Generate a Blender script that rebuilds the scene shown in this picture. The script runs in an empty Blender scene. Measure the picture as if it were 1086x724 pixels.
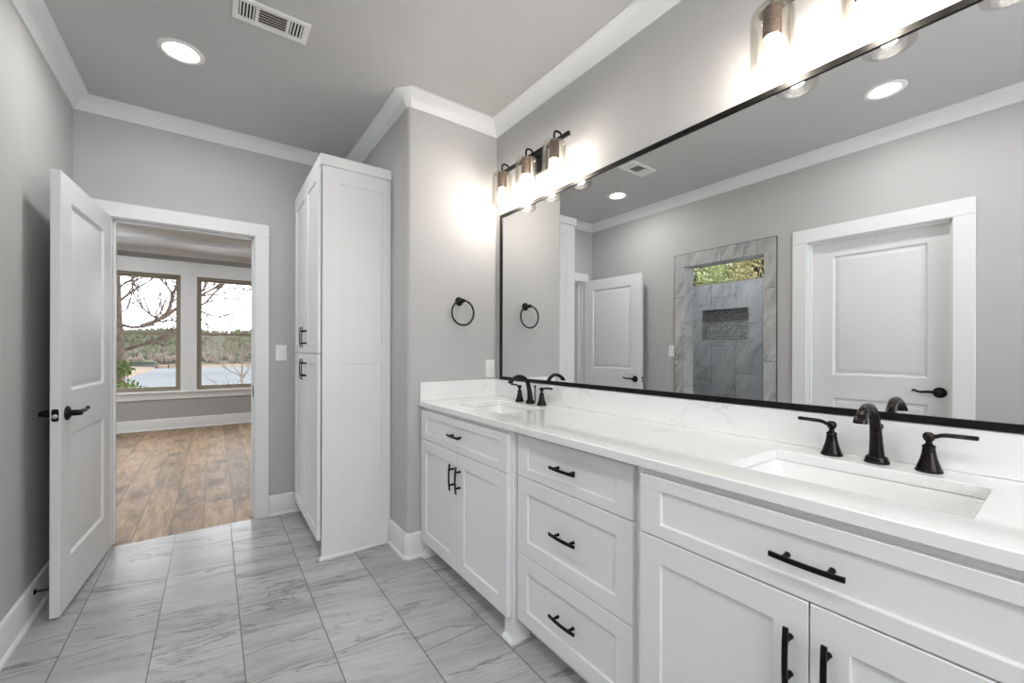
import bpy, bmesh, math, random
from mathutils import Vector, Matrix, noise

# ------------------------------------------------------------------ camera, world, exposure
C = bpy.context.scene.collection
SC = bpy.context.scene
PI = math.pi
random.seed(7)

F_PX, YAW, ROLL, CY, EYE = 440.08, math.radians(35.734), math.radians(0.1534), 371.18, 1.2287
fw = Vector((math.sin(YAW), math.cos(YAW), 0)); rt = Vector((math.cos(YAW), -math.sin(YAW), 0)); up = Vector((0, 0, 1))
rt, up = rt * math.cos(ROLL) + up * math.sin(ROLL), up * math.cos(ROLL) - rt * math.sin(ROLL)
cam_data = bpy.data.cameras.new('camera')
cam_data.sensor_width = 36.0; cam_data.lens = F_PX / 1086 * 36.0
cam_data.shift_y = (CY - 362.0) / 1086.0
cam_data.clip_start = 0.02; cam_data.clip_end = 2000
cam = bpy.data.objects.new('camera', cam_data); C.objects.link(cam)
cam.matrix_world = Matrix(((rt.x, up.x, -fw.x, 0), (rt.y, up.y, -fw.y, 0), (rt.z, up.z, -fw.z, EYE), (0, 0, 0, 1)))
SC.camera = cam

SKY_STRENGTH = 4.0
BULB_W, CAN_W, FILL_CAN_W = 92.0, 145.0, 200.0
w = bpy.data.worlds.new('overcast_sky'); SC.world = w; w.use_nodes = True
_n = w.node_tree.nodes; _l = w.node_tree.links
bg = _n['Background']; bg.inputs['Strength'].default_value = SKY_STRENGTH
_tc = _n.new('ShaderNodeTexCoord'); _ns = _n.new('ShaderNodeTexNoise'); _ns.inputs['Scale'].default_value = 2.0
_cr = _n.new('ShaderNodeValToRGB'); _cr.color_ramp.elements[0].color = (0.86, 0.91, 1.0, 1); _cr.color_ramp.elements[1].color = (1.0, 1.0, 1.0, 1)
_l.new(_tc.outputs['Generated'], _ns.inputs['Vector']); _l.new(_ns.outputs['Fac'], _cr.inputs['Fac']); _l.new(_cr.outputs['Color'], bg.inputs['Color'])

SC.view_settings.view_transform = 'Standard'; SC.view_settings.look = 'None'
SC.view_settings.gamma = 1.0; SC.view_settings.use_curve_mapping = False
SC.view_settings.exposure = 0.52
SC.cycles.use_denoising = True
SC.cycles.max_bounces = 14; SC.cycles.diffuse_bounces = 8; SC.cycles.glossy_bounces = 6
SC.cycles.transmission_bounces = 8; SC.cycles.transparent_max_bounces = 16
SC.cycles.caustics_reflective = False; SC.cycles.caustics_refractive = False
SC.cycles.sample_clamp_indirect = 6.0

# ------------------------------------------------------------------ measures of the room
XL, YB, XR, YT, XW, H, YN = -0.6825, 3.536, 1.55, 2.338, 0.926, 2.737, -1.05
WT = 0.145                       # wall thickness
YF = 8.262                       # window wall of the far room
FX0, FX1 = -2.3, 2.3             # far room
CEIL2 = 2.75
CZ = 0.924                       # countertop
YCL, YCR = 1.868, 0.3385         # middles of the two sink cabinets

# ------------------------------------------------------------------ mesh helpers
ORG = {}
def new_bm(): return bmesh.new()

def box(bm, x0, y0, z0, x1, y1, z1, bev=0.0, seg=1):
    x0, x1 = min(x0, x1), max(x0, x1); y0, y1 = min(y0, y1), max(y0, y1); z0, z1 = min(z0, z1), max(z0, z1)
    v = [bm.verts.new(p) for p in ((x0,y0,z0),(x1,y0,z0),(x1,y1,z0),(x0,y1,z0),(x0,y0,z1),(x1,y0,z1),(x1,y1,z1),(x0,y1,z1))]
    fs = [bm.faces.new([v[i] for i in q]) for q in ((3,2,1,0),(4,5,6,7),(0,1,5,4),(1,2,6,5),(2,3,7,6),(3,0,4,7))]
    if bev > 0:
        es = list({e for f in fs for e in f.edges})
        bmesh.ops.bevel(bm, geom=es, offset=bev, segments=seg, affect='EDGES', profile=0.5)

def frame_at(p, d, ref=None):
    d = d.normalized()
    r = ref if ref is not None else (Vector((0,0,1)) if abs(d.z) < 0.9 else Vector((1,0,0)))
    a = d.cross(r).normalized(); b = a.cross(d).normalized()
    return a, b

def tube(bm, pts, r, seg=10, caps=True, squash=1.0):
    pts = [Vector(p) for p in pts]; n = len(pts)
    rs = r if isinstance(r, (list, tuple)) else [r] * n
    rings = []; a = None
    for i, p in enumerate(pts):
        d = (pts[min(i+1, n-1)] - pts[max(i-1, 0)]).normalized()
        if a is None: a, b = frame_at(p, d)
        else:
            a = (a - d * a.dot(d)).normalized(); b = a.cross(d).normalized()
        rings.append([bm.verts.new(p + (a * math.cos(2*PI*k/seg) + b * math.sin(2*PI*k/seg) * squash) * rs[i]) for k in range(seg)])
    for i in range(n-1):
        for k in range(seg):
            bm.faces.new((rings[i][k], rings[i][(k+1)%seg], rings[i+1][(k+1)%seg], rings[i+1][k]))
    if caps:
        bm.faces.new(rings[0][::-1]); bm.faces.new(rings[-1])

def lathe(bm, prof, seg=24, origin=(0,0,0), axis=(0,0,1), caps=True):
    ax = Vector(axis).normalized(); a, b = frame_at(None, ax); o = Vector(origin)
    rings = []
    for r, h in prof:
        rings.append([bm.verts.new(o + ax*h + (a*math.cos(2*PI*k/seg) + b*math.sin(2*PI*k/seg)) * max(r, 1e-5)) for k in range(seg)])
    for i in range(len(rings)-1):
        for k in range(seg):
            bm.faces.new((rings[i][k], rings[i][(k+1)%seg], rings[i+1][(k+1)%seg], rings[i+1][k]))
    if caps:
        bm.faces.new(rings[0][::-1]); bm.faces.new(rings[-1])

def loft(bm, loops, cap0=False, cap1=False):
    rows = [[bm.verts.new(p) for p in lp] for lp in loops]
    n = len(rows[0])
    for i in range(len(rows)-1):
        for k in range(n):
            bm.faces.new((rows[i][k], rows[i][(k+1)%n], rows[i+1][(k+1)%n], rows[i+1][k]))
    if cap0: bm.faces.new(rows[0][::-1])
    if cap1: bm.faces.new(rows[-1])

def rrect(cx, cy, hx, hy, r, z, n=5):
    out = []
    for qx, qy, a0 in ((1,1,0),(-1,1,PI/2),(-1,-1,PI),(1,-1,1.5*PI)):
        for k in range(n+1):
            a = a0 + PI/2*k/n
            out.append(Vector((cx + qx*(hx-r) + r*math.cos(a), cy + qy*(hy-r) + r*math.sin(a), z)))
    return out

def grid_slab(bm, us, vs, holes, n0, n1, M):
    """A slab between depths n0 and n1 with rectangular holes; M maps (u, v, n) into the room."""
    us = sorted(set(us) | {h[0] for h in holes} | {h[1] for h in holes}); vs = sorted(set(vs) | {h[2] for h in holes} | {h[3] for h in holes})
    def solid(i, j):
        if i < 0 or j < 0 or i >= len(us)-1 or j >= len(vs)-1: return False
        cu, cv = (us[i]+us[i+1])/2, (vs[j]+vs[j+1])/2
        return not any(h[0] < cu < h[1] and h[2] < cv < h[3] for h in holes)
    cache = {}
    def V(i, j, k):
        if (i,j,k) not in cache: cache[(i,j,k)] = bm.verts.new(M(us[i], vs[j], n1 if k else n0))
        return cache[(i,j,k)]
    for i in range(len(us)-1):
        for j in range(len(vs)-1):
            if not solid(i, j): continue
            bm.faces.new((V(i,j,1), V(i+1,j,1), V(i+1,j+1,1), V(i,j+1,1)))
            bm.faces.new((V(i,j,0), V(i,j+1,0), V(i+1,j+1,0), V(i+1,j,0)))
            for di, dj, p, q in ((-1,0,(i,j+1),(i,j)),(1,0,(i+1,j),(i+1,j+1)),(0,-1,(i,j),(i+1,j)),(0,1,(i+1,j+1),(i,j+1))):
                if not solid(i+di, j+dj):
                    bm.faces.new((V(*p,0), V(*q,0), V(*q,1), V(*p,1)))

SHAKER = [(0.0, 0.0), (0.0015, -0.001), (0.0035, -0.0085)]
MOULDED = [(0.0, 0.0), (0.004, -0.002), (0.012, -0.0115), (0.021, -0.012), (0.042, -0.0045), (0.047, -0.0035)]

def panel_slab(bm, w_, h_, t, panels, prof, M, both=False, e=0.0018):
    """A door or drawer front, w_ x h_, face at n=0 and back at n=-t, with panels (u0,u1,v0,v1) sunk into it."""
    us = sorted({e, w_-e} | {p[0] for p in panels} | {p[1] for p in panels}); vs = sorted({e, h_-e} | {p[2] for p in panels} | {p[3] for p in panels})
    def side(back):
        Z = (lambda n: -t - n) if back else (lambda n: n)
        g = {(i,j): bm.verts.new(M(us[i], vs[j], Z(0))) for i in range(len(us)) for j in range(len(vs))}
        for i in range(len(us)-1):
            for j in range(len(vs)-1):
                c = (us[i], us[i+1], vs[j], vs[j+1])
                ring = [g[i,j], g[i+1,j], g[i+1,j+1], g[i,j+1]]
                if any(abs(c[k]-p[k]) < 1e-6 for p in panels for k in (0,)) and any(all(abs(c[k]-p[k]) < 1e-6 for k in range(4)) for p in panels):
                    for ins, dep in prof[1:]:
                        nr = [bm.verts.new(M(u, v, Z(dep))) for u, v in ((c[0]+ins,c[2]+ins),(c[1]-ins,c[2]+ins),(c[1]-ins,c[3]-ins),(c[0]+ins,c[3]-ins))]
                        for k in range(4): bm.faces.new((ring[k], ring[(k+1)%4], nr[(k+1)%4], nr[k]))
                        ring = nr
                    bm.faces.new(ring)
                else: bm.faces.new(ring)
        nu, nv = len(us)-1, len(vs)-1
        idx = [(i,0) for i in range(nu)] + [(nu,j) for j in range(nv)] + [(i,nv) for i in range(nu,0,-1)] + [(0,j) for j in range(nv,0,-1)]
        def out(i, j): return (0 if i == 0 else w_ if i == nu else us[i], 0 if j == 0 else h_ if j == nv else vs[j])
        return [g[q] for q in idx], [bm.verts.new(M(*out(*q), Z(-e))) for q in idx]
    a0, a1 = side(False)
    m = len(a0)
    for k in range(m): bm.faces.new((a0[k], a1[k], a1[(k+1)%m], a0[(k+1)%m]))
    if both:
        b0, b1 = side(True)
        for k in range(m):
            bm.faces.new((b0[k], b0[(k+1)%m], b1[(k+1)%m], b1[k])); bm.faces.new((a1[k], b1[k], b1[(k+1)%m], a1[(k+1)%m]))
    else:
        us2 = [v.co.copy() for v in a1]
        d = (M(0,0,-t) - M(0,0,-e))
        b = [bm.verts.new(p + d) for p in us2]
        for k in range(m): bm.faces.new((a1[k], b[k], b[(k+1)%m], a1[(k+1)%m]))
        bm.faces.new(b)

def sweep_path(bm, prof, path, z0=0.0):
    """prof: list of (out, z); path: plan points with the room on its right-hand side. Mitred at each corner."""
    P = [Vector((p[0], p[1])) for p in path]; n = len(P)
    rows = []
    for i in range(n):
        d0 = (P[i]-P[i-1]).normalized() if i > 0 else (P[1]-P[0]).normalized()
        d1 = (P[i+1]-P[i]).normalized() if i < n-1 else d0
        n0 = Vector((d0.y, -d0.x)); n1 = Vector((d1.y, -d1.x)); m = (n0+n1); m = m / max(1e-6, m.dot(n0))
        rows.append([bm.verts.new((P[i].x + m.x*o, P[i].y + m.y*o, z0+z)) for o, z in prof])
    k = len(prof)
    for i in range(n-1):
        for j in range(k):
            bm.faces.new((rows[i][j], rows[i][(j+1)%k], rows[i+1][(j+1)%k], rows[i+1][j]))
    bm.faces.new(rows[0]); bm.faces.new(rows[-1][::-1])

def mesh_of(name, bm, mat, smooth=35):
    bmesh.ops.recalc_face_normals(bm, faces=bm.faces[:])
    me = bpy.data.meshes.new(name); bm.to_mesh(me); bm.free()
    if mat: me.materials.append(mat)
    if smooth:
        me.polygons.foreach_set('use_smooth', [True]*len(me.polygons)); me.set_sharp_from_angle(angle=math.radians(smooth))
    return me

def obj(name, bm, mat, parent=None, smooth=35, label=None, local=False):
    """Links bm as ONE mesh object. Vertices are in room coordinates unless local; under a parent they are moved to the parent's origin."""
    if parent is not None and not local:
        o_ = ORG.get(parent.name, Vector((0,0,0)))
        for v in bm.verts: v.co -= o_
    o = bpy.data.objects.new(name, mesh_of(name, bm, mat, smooth)); C.objects.link(o)
    if parent is not None:
        o.parent = parent; ORG[o.name] = ORG.get(parent.name, Vector((0,0,0)))
    if label: o['label'] = label
    return o

def put(name, me, loc, parent, rot=(0,0,0)):
    """Another object on existing mesh data, loc in room coordinates."""
    o = bpy.data.objects.new(name, me); C.objects.link(o); o.parent = parent
    o.location = Vector(loc) - ORG.get(parent.name, Vector((0,0,0))); o.rotation_euler = rot
    return o

def thing(name, label, cat, loc=(0,0,0), rotz=0, group=None):
    o = bpy.data.objects.new(name, None); C.objects.link(o); o.empty_display_size = 0.1
    o.location = loc; o.rotation_euler = (0,0,rotz); o['label'] = label; o['category'] = cat
    if group: o['group'] = group
    ORG[o.name] = Vector(loc)
    return o

def tag(o, label, cat, group=None):
    o['label'] = label; o['category'] = cat
    if group: o['group'] = group
    return o

def struct(name, bm, mat, parent=None, smooth=35):
    o = obj(name, bm, mat, parent, smooth)
    if parent is None: o['kind'] = 'structure'
    return o

def dup(root, loc, label, rotz=None):
    r = root.copy(); C.objects.link(r); r.location = loc; r['label'] = label
    if rotz is not None: r.rotation_euler = (0,0,rotz)
    for ch in list(root.children):
        c = ch.copy(); C.objects.link(c); c.parent = r
        for g in list(ch.children):
            d = g.copy(); C.objects.link(d); d.parent = c
    return r

# ------------------------------------------------------------------ materials
def srgb(r, g, b):
    f = lambda c: (c/255)/12.92 if c/255 <= 0.04045 else ((c/255+0.055)/1.055)**2.4
    return (f(r), f(g), f(b), 1)

class NT:
    def __init__(s, name):
        s.m = bpy.data.materials.new(name); s.m.use_nodes = True
        s.n = s.m.node_tree.nodes; s.l = s.m.node_tree.links; s.b = s.n['Principled BSDF']; s.out = s.n['Material Output']
    def add(s, t, **k):
        nd = s.n.new(t)
        for a, v in k.items(): setattr(nd, a, v)
        return nd
    def link(s, a, b): s.l.new(a, b)
    def val(s, op, a, b=None, c=None):
        nd = s.add('ShaderNodeMath', operation=op)
        for i, q in enumerate((a, b, c)):
            if q is None: continue
            if isinstance(q, (int, float)): nd.inputs[i].default_value = q
            else: s.link(q, nd.inputs[i])
        return nd.outputs[0]
    def coord(s): return s.add('ShaderNodeTexCoord').outputs['Object']
    def xyz(s, v):
        nd = s.add('ShaderNodeSeparateXYZ'); s.link(v, nd.inputs[0]); return nd.outputs
    def comb(s, x, y, z):
        nd = s.add('ShaderNodeCombineXYZ')
        for i, q in enumerate((x, y, z)):
            if isinstance(q, (int, float)): nd.inputs[i].default_value = q
            else: s.link(q, nd.inputs[i])
        return nd.outputs[0]
    def noise(s, vec, scale, detail=4, rough=0.55, dist=0.0):
        nd = s.add('ShaderNodeTexNoise'); nd.inputs['Scale'].default_value = scale; nd.inputs['Detail'].default_value = detail
        nd.inputs['Roughness'].default_value = rough; nd.inputs['Distortion'].default_value = dist
        if vec is not None: s.link(vec, nd.inputs['Vector'])
        return nd.outputs['Fac']
    def ramp(s, fac, stops):
        nd = s.add('ShaderNodeValToRGB'); cr = nd.color_ramp
        while len(cr.elements) < len(stops): cr.elements.new(0.5)
        for e, (p, c) in zip(cr.elements, stops): e.position = p; e.color = c
        s.link(fac, nd.inputs['Fac']); return nd.outputs['Color']
    def mix(s, fac, a, b, mode='MIX'):
        nd = s.add('ShaderNodeMix', data_type='RGBA', blend_type=mode)
        for i, q in ((0, fac), (6, a), (7, b)):
            if isinstance(q, (int, float)): nd.inputs[i].default_value = q
            elif isinstance(q, tuple): nd.inputs[i].default_value = q
            else: s.link(q, nd.inputs[i])
        return nd.outputs[2]
    def bump(s, h, strength=0.2, dist=0.01):
        nd = s.add('ShaderNodeBump'); nd.inputs['Strength'].default_value = strength; nd.inputs['Distance'].default_value = dist
        s.link(h, nd.inputs['Height']); s.link(nd.outputs['Normal'], s.b.inputs['Normal'])
    def set(s, rough=0.5, metal=0.0, spec=0.5, color=None):
        s.b.inputs['Roughness'].default_value = rough; s.b.inputs['Metallic'].default_value = metal
        s.b.inputs['Specular IOR Level'].default_value = spec
        if color is not None:
            if isinstance(color, tuple): s.b.inputs['Base Color'].default_value = color
            else: s.link(color, s.b.inputs['Base Color'])

def g(v, t=0.0): return (v, v*(1-t*0.5), v*(1-t), 1)

def paint(name, col, rough=0.5, var=0.02, bump=0.0, scale=90.0, spec=0.5):
    t = NT(name); c = t.coord()
    lo = tuple(x*(1-var) for x in col[:3]) + (1,); hi = tuple(min(1, x*(1+var)) for x in col[:3]) + (1,)
    t.set(rough, 0, spec, t.ramp(t.noise(c, 3.0, 3), [(0.3, lo), (0.7, hi)]))
    if bump: t.bump(t.noise(c, scale, 3), bump, 0.002)
    return t.m

M_WALL = paint('wall_paint', (0.492, 0.489, 0.484, 1), 0.75, 0.012, 0.12, 160, 0.25)
M_CEIL = paint('ceiling_paint', (0.545, 0.544, 0.542, 1), 0.8, 0.012, 0.08, 160, 0.2)
M_TRIM = paint('white_trim_paint', (0.775, 0.785, 0.79, 1), 0.38, 0.01, 0.03, 40, 0.45)
M_CAB = paint('white_cabinet_lacquer', (0.79, 0.794, 0.797, 1), 0.35, 0.008, 0.02, 30, 0.45)
M_DOOR = paint('white_door_paint', (0.735, 0.742, 0.748, 1), 0.4, 0.01, 0.05, 50, 0.45)
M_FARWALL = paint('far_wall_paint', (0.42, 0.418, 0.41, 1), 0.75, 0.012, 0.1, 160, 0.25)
M_FARCEIL = paint('white_ceiling_paint', (0.74, 0.76, 0.78, 1), 0.8, 0.01, 0.05, 120, 0.2)
M_PLASTIC = paint('white_plastic', (0.82, 0.82, 0.80, 1), 0.3, 0.005)
M_CERAMIC = paint('white_ceramic', (0.84, 0.84, 0.83, 1), 0.08, 0.005, 0, 1, 0.5)
M_DARK = paint('gap_shade', (0.03, 0.03, 0.03, 1), 0.9, 0.02)  # near-black painted in for the shade inside vent and outlet slots
M_SASH = paint('taupe_window_frame', srgb(148, 138, 121), 0.45, 0.05)

def metal_black(name, col, rough, edge=None):
    t = NT(name); c = t.coord()
    hi = edge or tuple(x*1.8 for x in col[:3]) + (1,)
    t.set(rough, 0.85, 0.5, t.ramp(t.noise(c, 40, 4), [(0.35, col), (0.8, hi)]))
    return t.m
M_BLACK = metal_black('matte_black_metal', (0.012, 0.012, 0.012, 1), 0.42)
M_BRONZE = metal_black('oil_rubbed_bronze', (0.012, 0.011, 0.011, 1), 0.25, (0.035, 0.031, 0.029, 1))
M_FRAME = metal_black('black_mirror_frame', (0.016, 0.015, 0.014, 1), 0.38)
M_EDGE = metal_black('grey_tile_edge', (0.10, 0.10, 0.10, 1), 0.4)
M_STEEL = metal_black('brushed_steel', (0.55, 0.54, 0.52, 1), 0.3, (0.7, 0.69, 0.67, 1))

def m_mirror():
    t = NT('mirror_silver'); t.set(0.005, 1.0, 0.5, t.ramp(t.noise(t.coord(), 1.0, 1), [(0, (0.86, 0.87, 0.87, 1)), (1, (0.87, 0.88, 0.88, 1))])); return t.m
M_MIRROR = m_mirror()

def m_glass(name, tint=(1,1,1,1), seeds=False, base=0.03, edge=0.6):
    t = NT(name); t.n.remove(t.b)
    tr = t.add('ShaderNodeBsdfTransparent'); tr.inputs['Color'].default_value = tint
    gl = t.add('ShaderNodeBsdfGlossy'); gl.inputs['Roughness'].default_value = 0.03
    lw = t.add('ShaderNodeLayerWeight'); lw.inputs['Blend'].default_value = 0.25
    f = t.val('MULTIPLY_ADD', lw.outputs['Fresnel'], edge, base)
    if seeds:
        vo = t.add('ShaderNodeTexVoronoi'); vo.inputs['Scale'].default_value = 95.0; t.link(t.coord(), vo.inputs['Vector'])
        s_ = t.val('LESS_THAN', vo.outputs['Distance'], 0.17)
        f = t.val('ADD', f, t.val('MULTIPLY', s_, 0.12))
        bp = t.add('ShaderNodeBump'); bp.inputs['Strength'].default_value = 0.5; bp.inputs['Distance'].default_value = 0.003
        t.link(t.noise(t.coord(), 60, 3), bp.inputs['Height']); t.link(bp.outputs['Normal'], gl.inputs['Normal'])
    mx = t.add('ShaderNodeMixShader'); t.link(f, mx.inputs[0]); t.link(tr.outputs[0], mx.inputs[1]); t.link(gl.outputs[0], mx.inputs[2])
    t.link(mx.outputs[0], t.out.inputs['Surface']); return t.m
M_PANE = m_glass('window_glass', base=0.0, edge=0.4)
M_SHADE = m_glass('seeded_clear_glass', (0.99, 0.975, 0.95, 1), True, 0.015, 0.42)

def m_emit(name, col, strength):
    t = NT(name); t.set(0.4, 0, 0.5, (0.9, 0.9, 0.9, 1)); c = t.ramp(t.noise(t.coord(), 5, 1), [(0, col), (1, col)])
    t.link(c, t.b.inputs['Emission Color']); t.b.inputs['Emission Strength'].default_value = strength; return t.m
M_BULB = m_emit('glowing_bulb', (1.0, 0.945, 0.875, 1), BULB_W)
M_LENS = m_emit('glowing_lens', (1.0, 0.99, 0.975, 1), CAN_W)
M_LENS_FILL = m_emit('added_fill_lens', (0.93, 0.97, 1.0, 1), FILL_CAN_W)  # emitter of the lamps added to brighten the far room and shower

def veins(t, vec, scale, width, dist=1.2, detail=6):
    n_ = t.noise(vec, scale, detail, 0.6, dist)
    return t.val('ABSOLUTE', t.val('SUBTRACT', n_, 0.5)), n_

def m_quartz():
    t = NT('white_quartz'); c = t.coord()
    a, _ = veins(t, c, 1.7, 0, 1.5, 7)
    vn = t.ramp(a, [(0.0, (0.66, 0.66, 0.655, 1)), (0.007, (0.80, 0.80, 0.795, 1)), (0.02, (0.835, 0.835, 0.83, 1))])
    mask = t.ramp(t.noise(c, 2.2, 2), [(0.52, (0,0,0,1)), (0.66, (1,1,1,1))])
    cloud = t.ramp(t.noise(c, 3.0, 5), [(0.3, (0.825, 0.825, 0.82, 1)), (0.7, (0.85, 0.85, 0.845, 1))])
    t.set(0.09, 0, 0.5, t.mix(mask, cloud, vn)); return t.m
M_QUARTZ = m_quartz()

def stone_tile(name, ax_u, ax_v, w_, h_, u0, v0, shift, grout, cols, rough=0.3, vein_scale=1.6, stretch=(1.0, 4.0), skew=0.25, gcol=(0.30, 0.295, 0.29, 1), veincol=0.4, vw=0.009, mask=(0.42, 0.62)):
    """Stone tiles w_ x h_ in the plane of axes ax_u, ax_v; each course along v is shifted by shift against its neighbour."""
    t = NT(name); c = t.coord(); X = t.xyz(c); U, V = X[ax_u], X[ax_v]
    cu = t.val('DIVIDE', t.val('SUBTRACT', U, u0), w_); col = t.val('FLOOR', cu); fu = t.val('SUBTRACT', cu, col)
    cv = t.val('DIVIDE', t.val('ADD', t.val('SUBTRACT', V, v0), t.val('MULTIPLY', col, shift)), h_); row = t.val('FLOOR', cv); fv = t.val('SUBTRACT', cv, row)
    du = t.val('MULTIPLY', t.val('MINIMUM', fu, t.val('SUBTRACT', 1.0, fu)), w_); dv = t.val('MULTIPLY', t.val('MINIMUM', fv, t.val('SUBTRACT', 1.0, fv)), h_)
    d = t.val('MINIMUM', du, dv); g_ = t.val('LESS_THAN', d, grout/2)
    wn = t.add('ShaderNodeTexWhiteNoise', noise_dimensions='2D'); t.link(t.comb(col, row, 0.0), wn.inputs['Vector'])
    rnd = wn.outputs['Value']
    su = t.val('MULTIPLY', U, stretch[0]); sv = t.val('MULTIPLY', t.val('ADD', V, t.val('MULTIPLY', U, skew)), stretch[1])
    vec = t.comb(su, sv, t.val('MULTIPLY', rnd, 37.0))
    a, n1 = veins(t, vec, vein_scale, 0, 0.9, 7)
    cloud = t.ramp(t.noise(vec, vein_scale*0.8, 5, 0.6), [(0.3, cols[0]), (0.5, cols[1]), (0.72, cols[2])])
    vm = t.ramp(a, [(0.0, (1,1,1,1)), (vw, (0.5,0.5,0.5,1)), (vw*4, (0,0,0,1))])
    mk = t.ramp(t.noise(vec, vein_scale*0.6, 3), [(mask[0], (0,0,0,1)), (mask[1], (1,1,1,1))])
    fine = t.ramp(t.noise(t.comb(t.val('MULTIPLY', U, stretch[0]*2), t.val('MULTIPLY', t.val('ADD', V, t.val('MULTIPLY', U, skew)), stretch[1]*9), t.val('MULTIPLY', rnd, 11.0)), 3.0, 4), [(0.3, (0.84,0.84,0.84,1)), (0.7, (1.06,1.06,1.06,1))])
    base = t.mix(1.0, cloud, fine, 'MULTIPLY')
    dark = t.mix(1.0, base, (veincol, veincol, veincol*1.0, 1), 'MULTIPLY')
    bw = t.add('ShaderNodeRGBToBW'); t.link(vm, bw.inputs[0]); bk = t.add('ShaderNodeRGBToBW'); t.link(mk, bk.inputs[0])
    col_ = t.mix(t.val('MULTIPLY', bw.outputs[0], bk.outputs[0]), base, dark)
    tint = t.val('MULTIPLY_ADD', rnd, 0.08, 0.96)
    col_ = t.mix(1.0, col_, t.comb(tint, tint, tint), 'MULTIPLY')
    t.set(rough, 0, 0.45, t.mix(g_, col_, gcol))
    t.bump(t.val('MINIMUM', d, grout), 0.4, 0.4)
    return t.m
M_FLOOR = stone_tile('grey_marble_floor_tile', 0, 1, 0.3, 0.6, 0.1, 2.58, 0.2, 0.004, ((0.35,0.348,0.344,1),(0.46,0.458,0.453,1),(0.53,0.528,0.523,1)), 0.28, 1.8, (0.9, 4.8), 0.22, (0.13,0.128,0.125,1), 0.30, 0.0085, (0.40, 0.58))
M_SHOWER = stone_tile('blue_grey_marble_wall_tile', 1, 2, 0.305, 0.61, 2.52, 1.90, 0.27, 0.004, ((0.42,0.438,0.447,1),(0.55,0.563,0.57,1),(0.66,0.668,0.673,1)), 0.25, 1.7, (2.6, 2.2), 1.4, (0.20,0.21,0.22,1), 0.55)
M_SHOWERX = stone_tile('blue_grey_marble_side_tile', 0, 2, 0.305, 0.61, 0, 1.90, 0.27, 0.004, ((0.38,0.383,0.386,1),(0.49,0.493,0.496,1),(0.60,0.602,0.604,1)), 0.25, 1.7, (2.6, 2.2), 1.4, (0.24,0.25,0.26,1), 0.55)
M_SHTRIM = stone_tile('marble_opening_trim', 1, 2, 0.305, 0.61, 1.645, 1.75, 0.0, 0.004, ((0.33,0.33,0.328,1),(0.46,0.458,0.455,1),(0.58,0.578,0.575,1)), 0.3, 1.9, (2.8, 2.4), 1.4, (0.16,0.16,0.158,1), 0.42, 0.009, (0.38, 0.58))

def m_penny():
    t = NT('penny_mosaic'); c = t.coord(); X = t.xyz(c); s_ = 0.034
    u = t.val('DIVIDE', t.val('ADD', X[1], X[0]), s_); v = t.val('DIVIDE', t.val('ADD', X[2], X[0]), s_*0.866)
    row = t.val('FLOOR', v); u2 = t.val('ADD', u, t.val('MULTIPLY', row, 0.5)); col = t.val('FLOOR', u2)
    fu = t.val('SUBTRACT', t.val('SUBTRACT', u2, col), 0.5); fv = t.val('MULTIPLY', t.val('SUBTRACT', t.val('SUBTRACT', v, row), 0.5), 0.866)
    d = t.val('SQRT', t.val('ADD', t.val('MULTIPLY', fu, fu), t.val('MULTIPLY', fv, fv)))
    wn = t.add('ShaderNodeTexWhiteNoise', noise_dimensions='2D'); t.link(t.comb(col, row, 0.0), wn.inputs['Vector'])
    tc = t.ramp(wn.outputs['Value'], [(0.0, (0.14,0.145,0.15,1)), (0.5, (0.22,0.225,0.23,1)), (1.0, (0.34,0.345,0.35,1))])
    t.set(0.25, 0, 0.5, t.mix(t.val('GREATER_THAN', d, 0.41), tc, (0.50,0.50,0.50,1))); return t.m
M_PENNY = m_penny()

def m_wood_floor():
    t = NT('oak_plank_floor'); c = t.coord(); X = t.xyz(c); W_, L_ = 0.185, 1.5
    cu = t.val('DIVIDE', t.val('ADD', X[0], 5.05), W_); col = t.val('FLOOR', cu); fu = t.val('SUBTRACT', cu, col)
    w1 = t.add('ShaderNodeTexWhiteNoise', noise_dimensions='1D'); t.link(col, w1.inputs['W'])
    cv = t.val('ADD', t.val('DIVIDE', X[1], L_), w1.outputs['Value']); row = t.val('FLOOR', cv); fv = t.val('SUBTRACT', cv, row)
    d = t.val('MINIMUM', t.val('MULTIPLY', t.val('MINIMUM', fu, t.val('SUBTRACT', 1.0, fu)), W_), t.val('MULTIPLY', t.val('MINIMUM', fv, t.val('SUBTRACT', 1.0, fv)), L_))
    wn = t.add('ShaderNodeTexWhiteNoise', noise_dimensions='2D'); t.link(t.comb(col, row, 0.0), wn.inputs['Vector'])
    vec = t.comb(t.val('MULTIPLY', X[0], 9.0), t.val('MULTIPLY', X[1], 1.1), t.val('MULTIPLY', wn.outputs['Value'], 50.0))
    grain = t.ramp(t.noise(vec, 3.0, 7, 0.62, 0.6), [(0.25, (0.155,0.095,0.052,1)), (0.5, (0.31,0.204,0.12,1)), (0.75, (0.46,0.33,0.208,1))])
    knot = t.ramp(t.noise(t.comb(t.val('MULTIPLY', X[0], 3.0), t.val('MULTIPLY', X[1], 1.3), t.val('MULTIPLY', wn.outputs['Value'], 20.0)), 2.2, 3), [(0.52, (1,1,1,1)), (0.68, (0.45,0.42,0.40,1))])
    tone = t.ramp(wn.outputs['Value'], [(0.0, (0.72,0.72,0.72,1)), (1.0, (1.2,1.17,1.12,1))])
    col_ = t.mix(1.0, t.mix(1.0, grain, knot, 'MULTIPLY'), tone, 'MULTIPLY')
    t.set(0.45, 0, 0.3, t.mix(t.val('LESS_THAN', d, 0.0016), col_, (0.05,0.032,0.02,1))); return t.m
M_WOOD = m_wood_floor()

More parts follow.
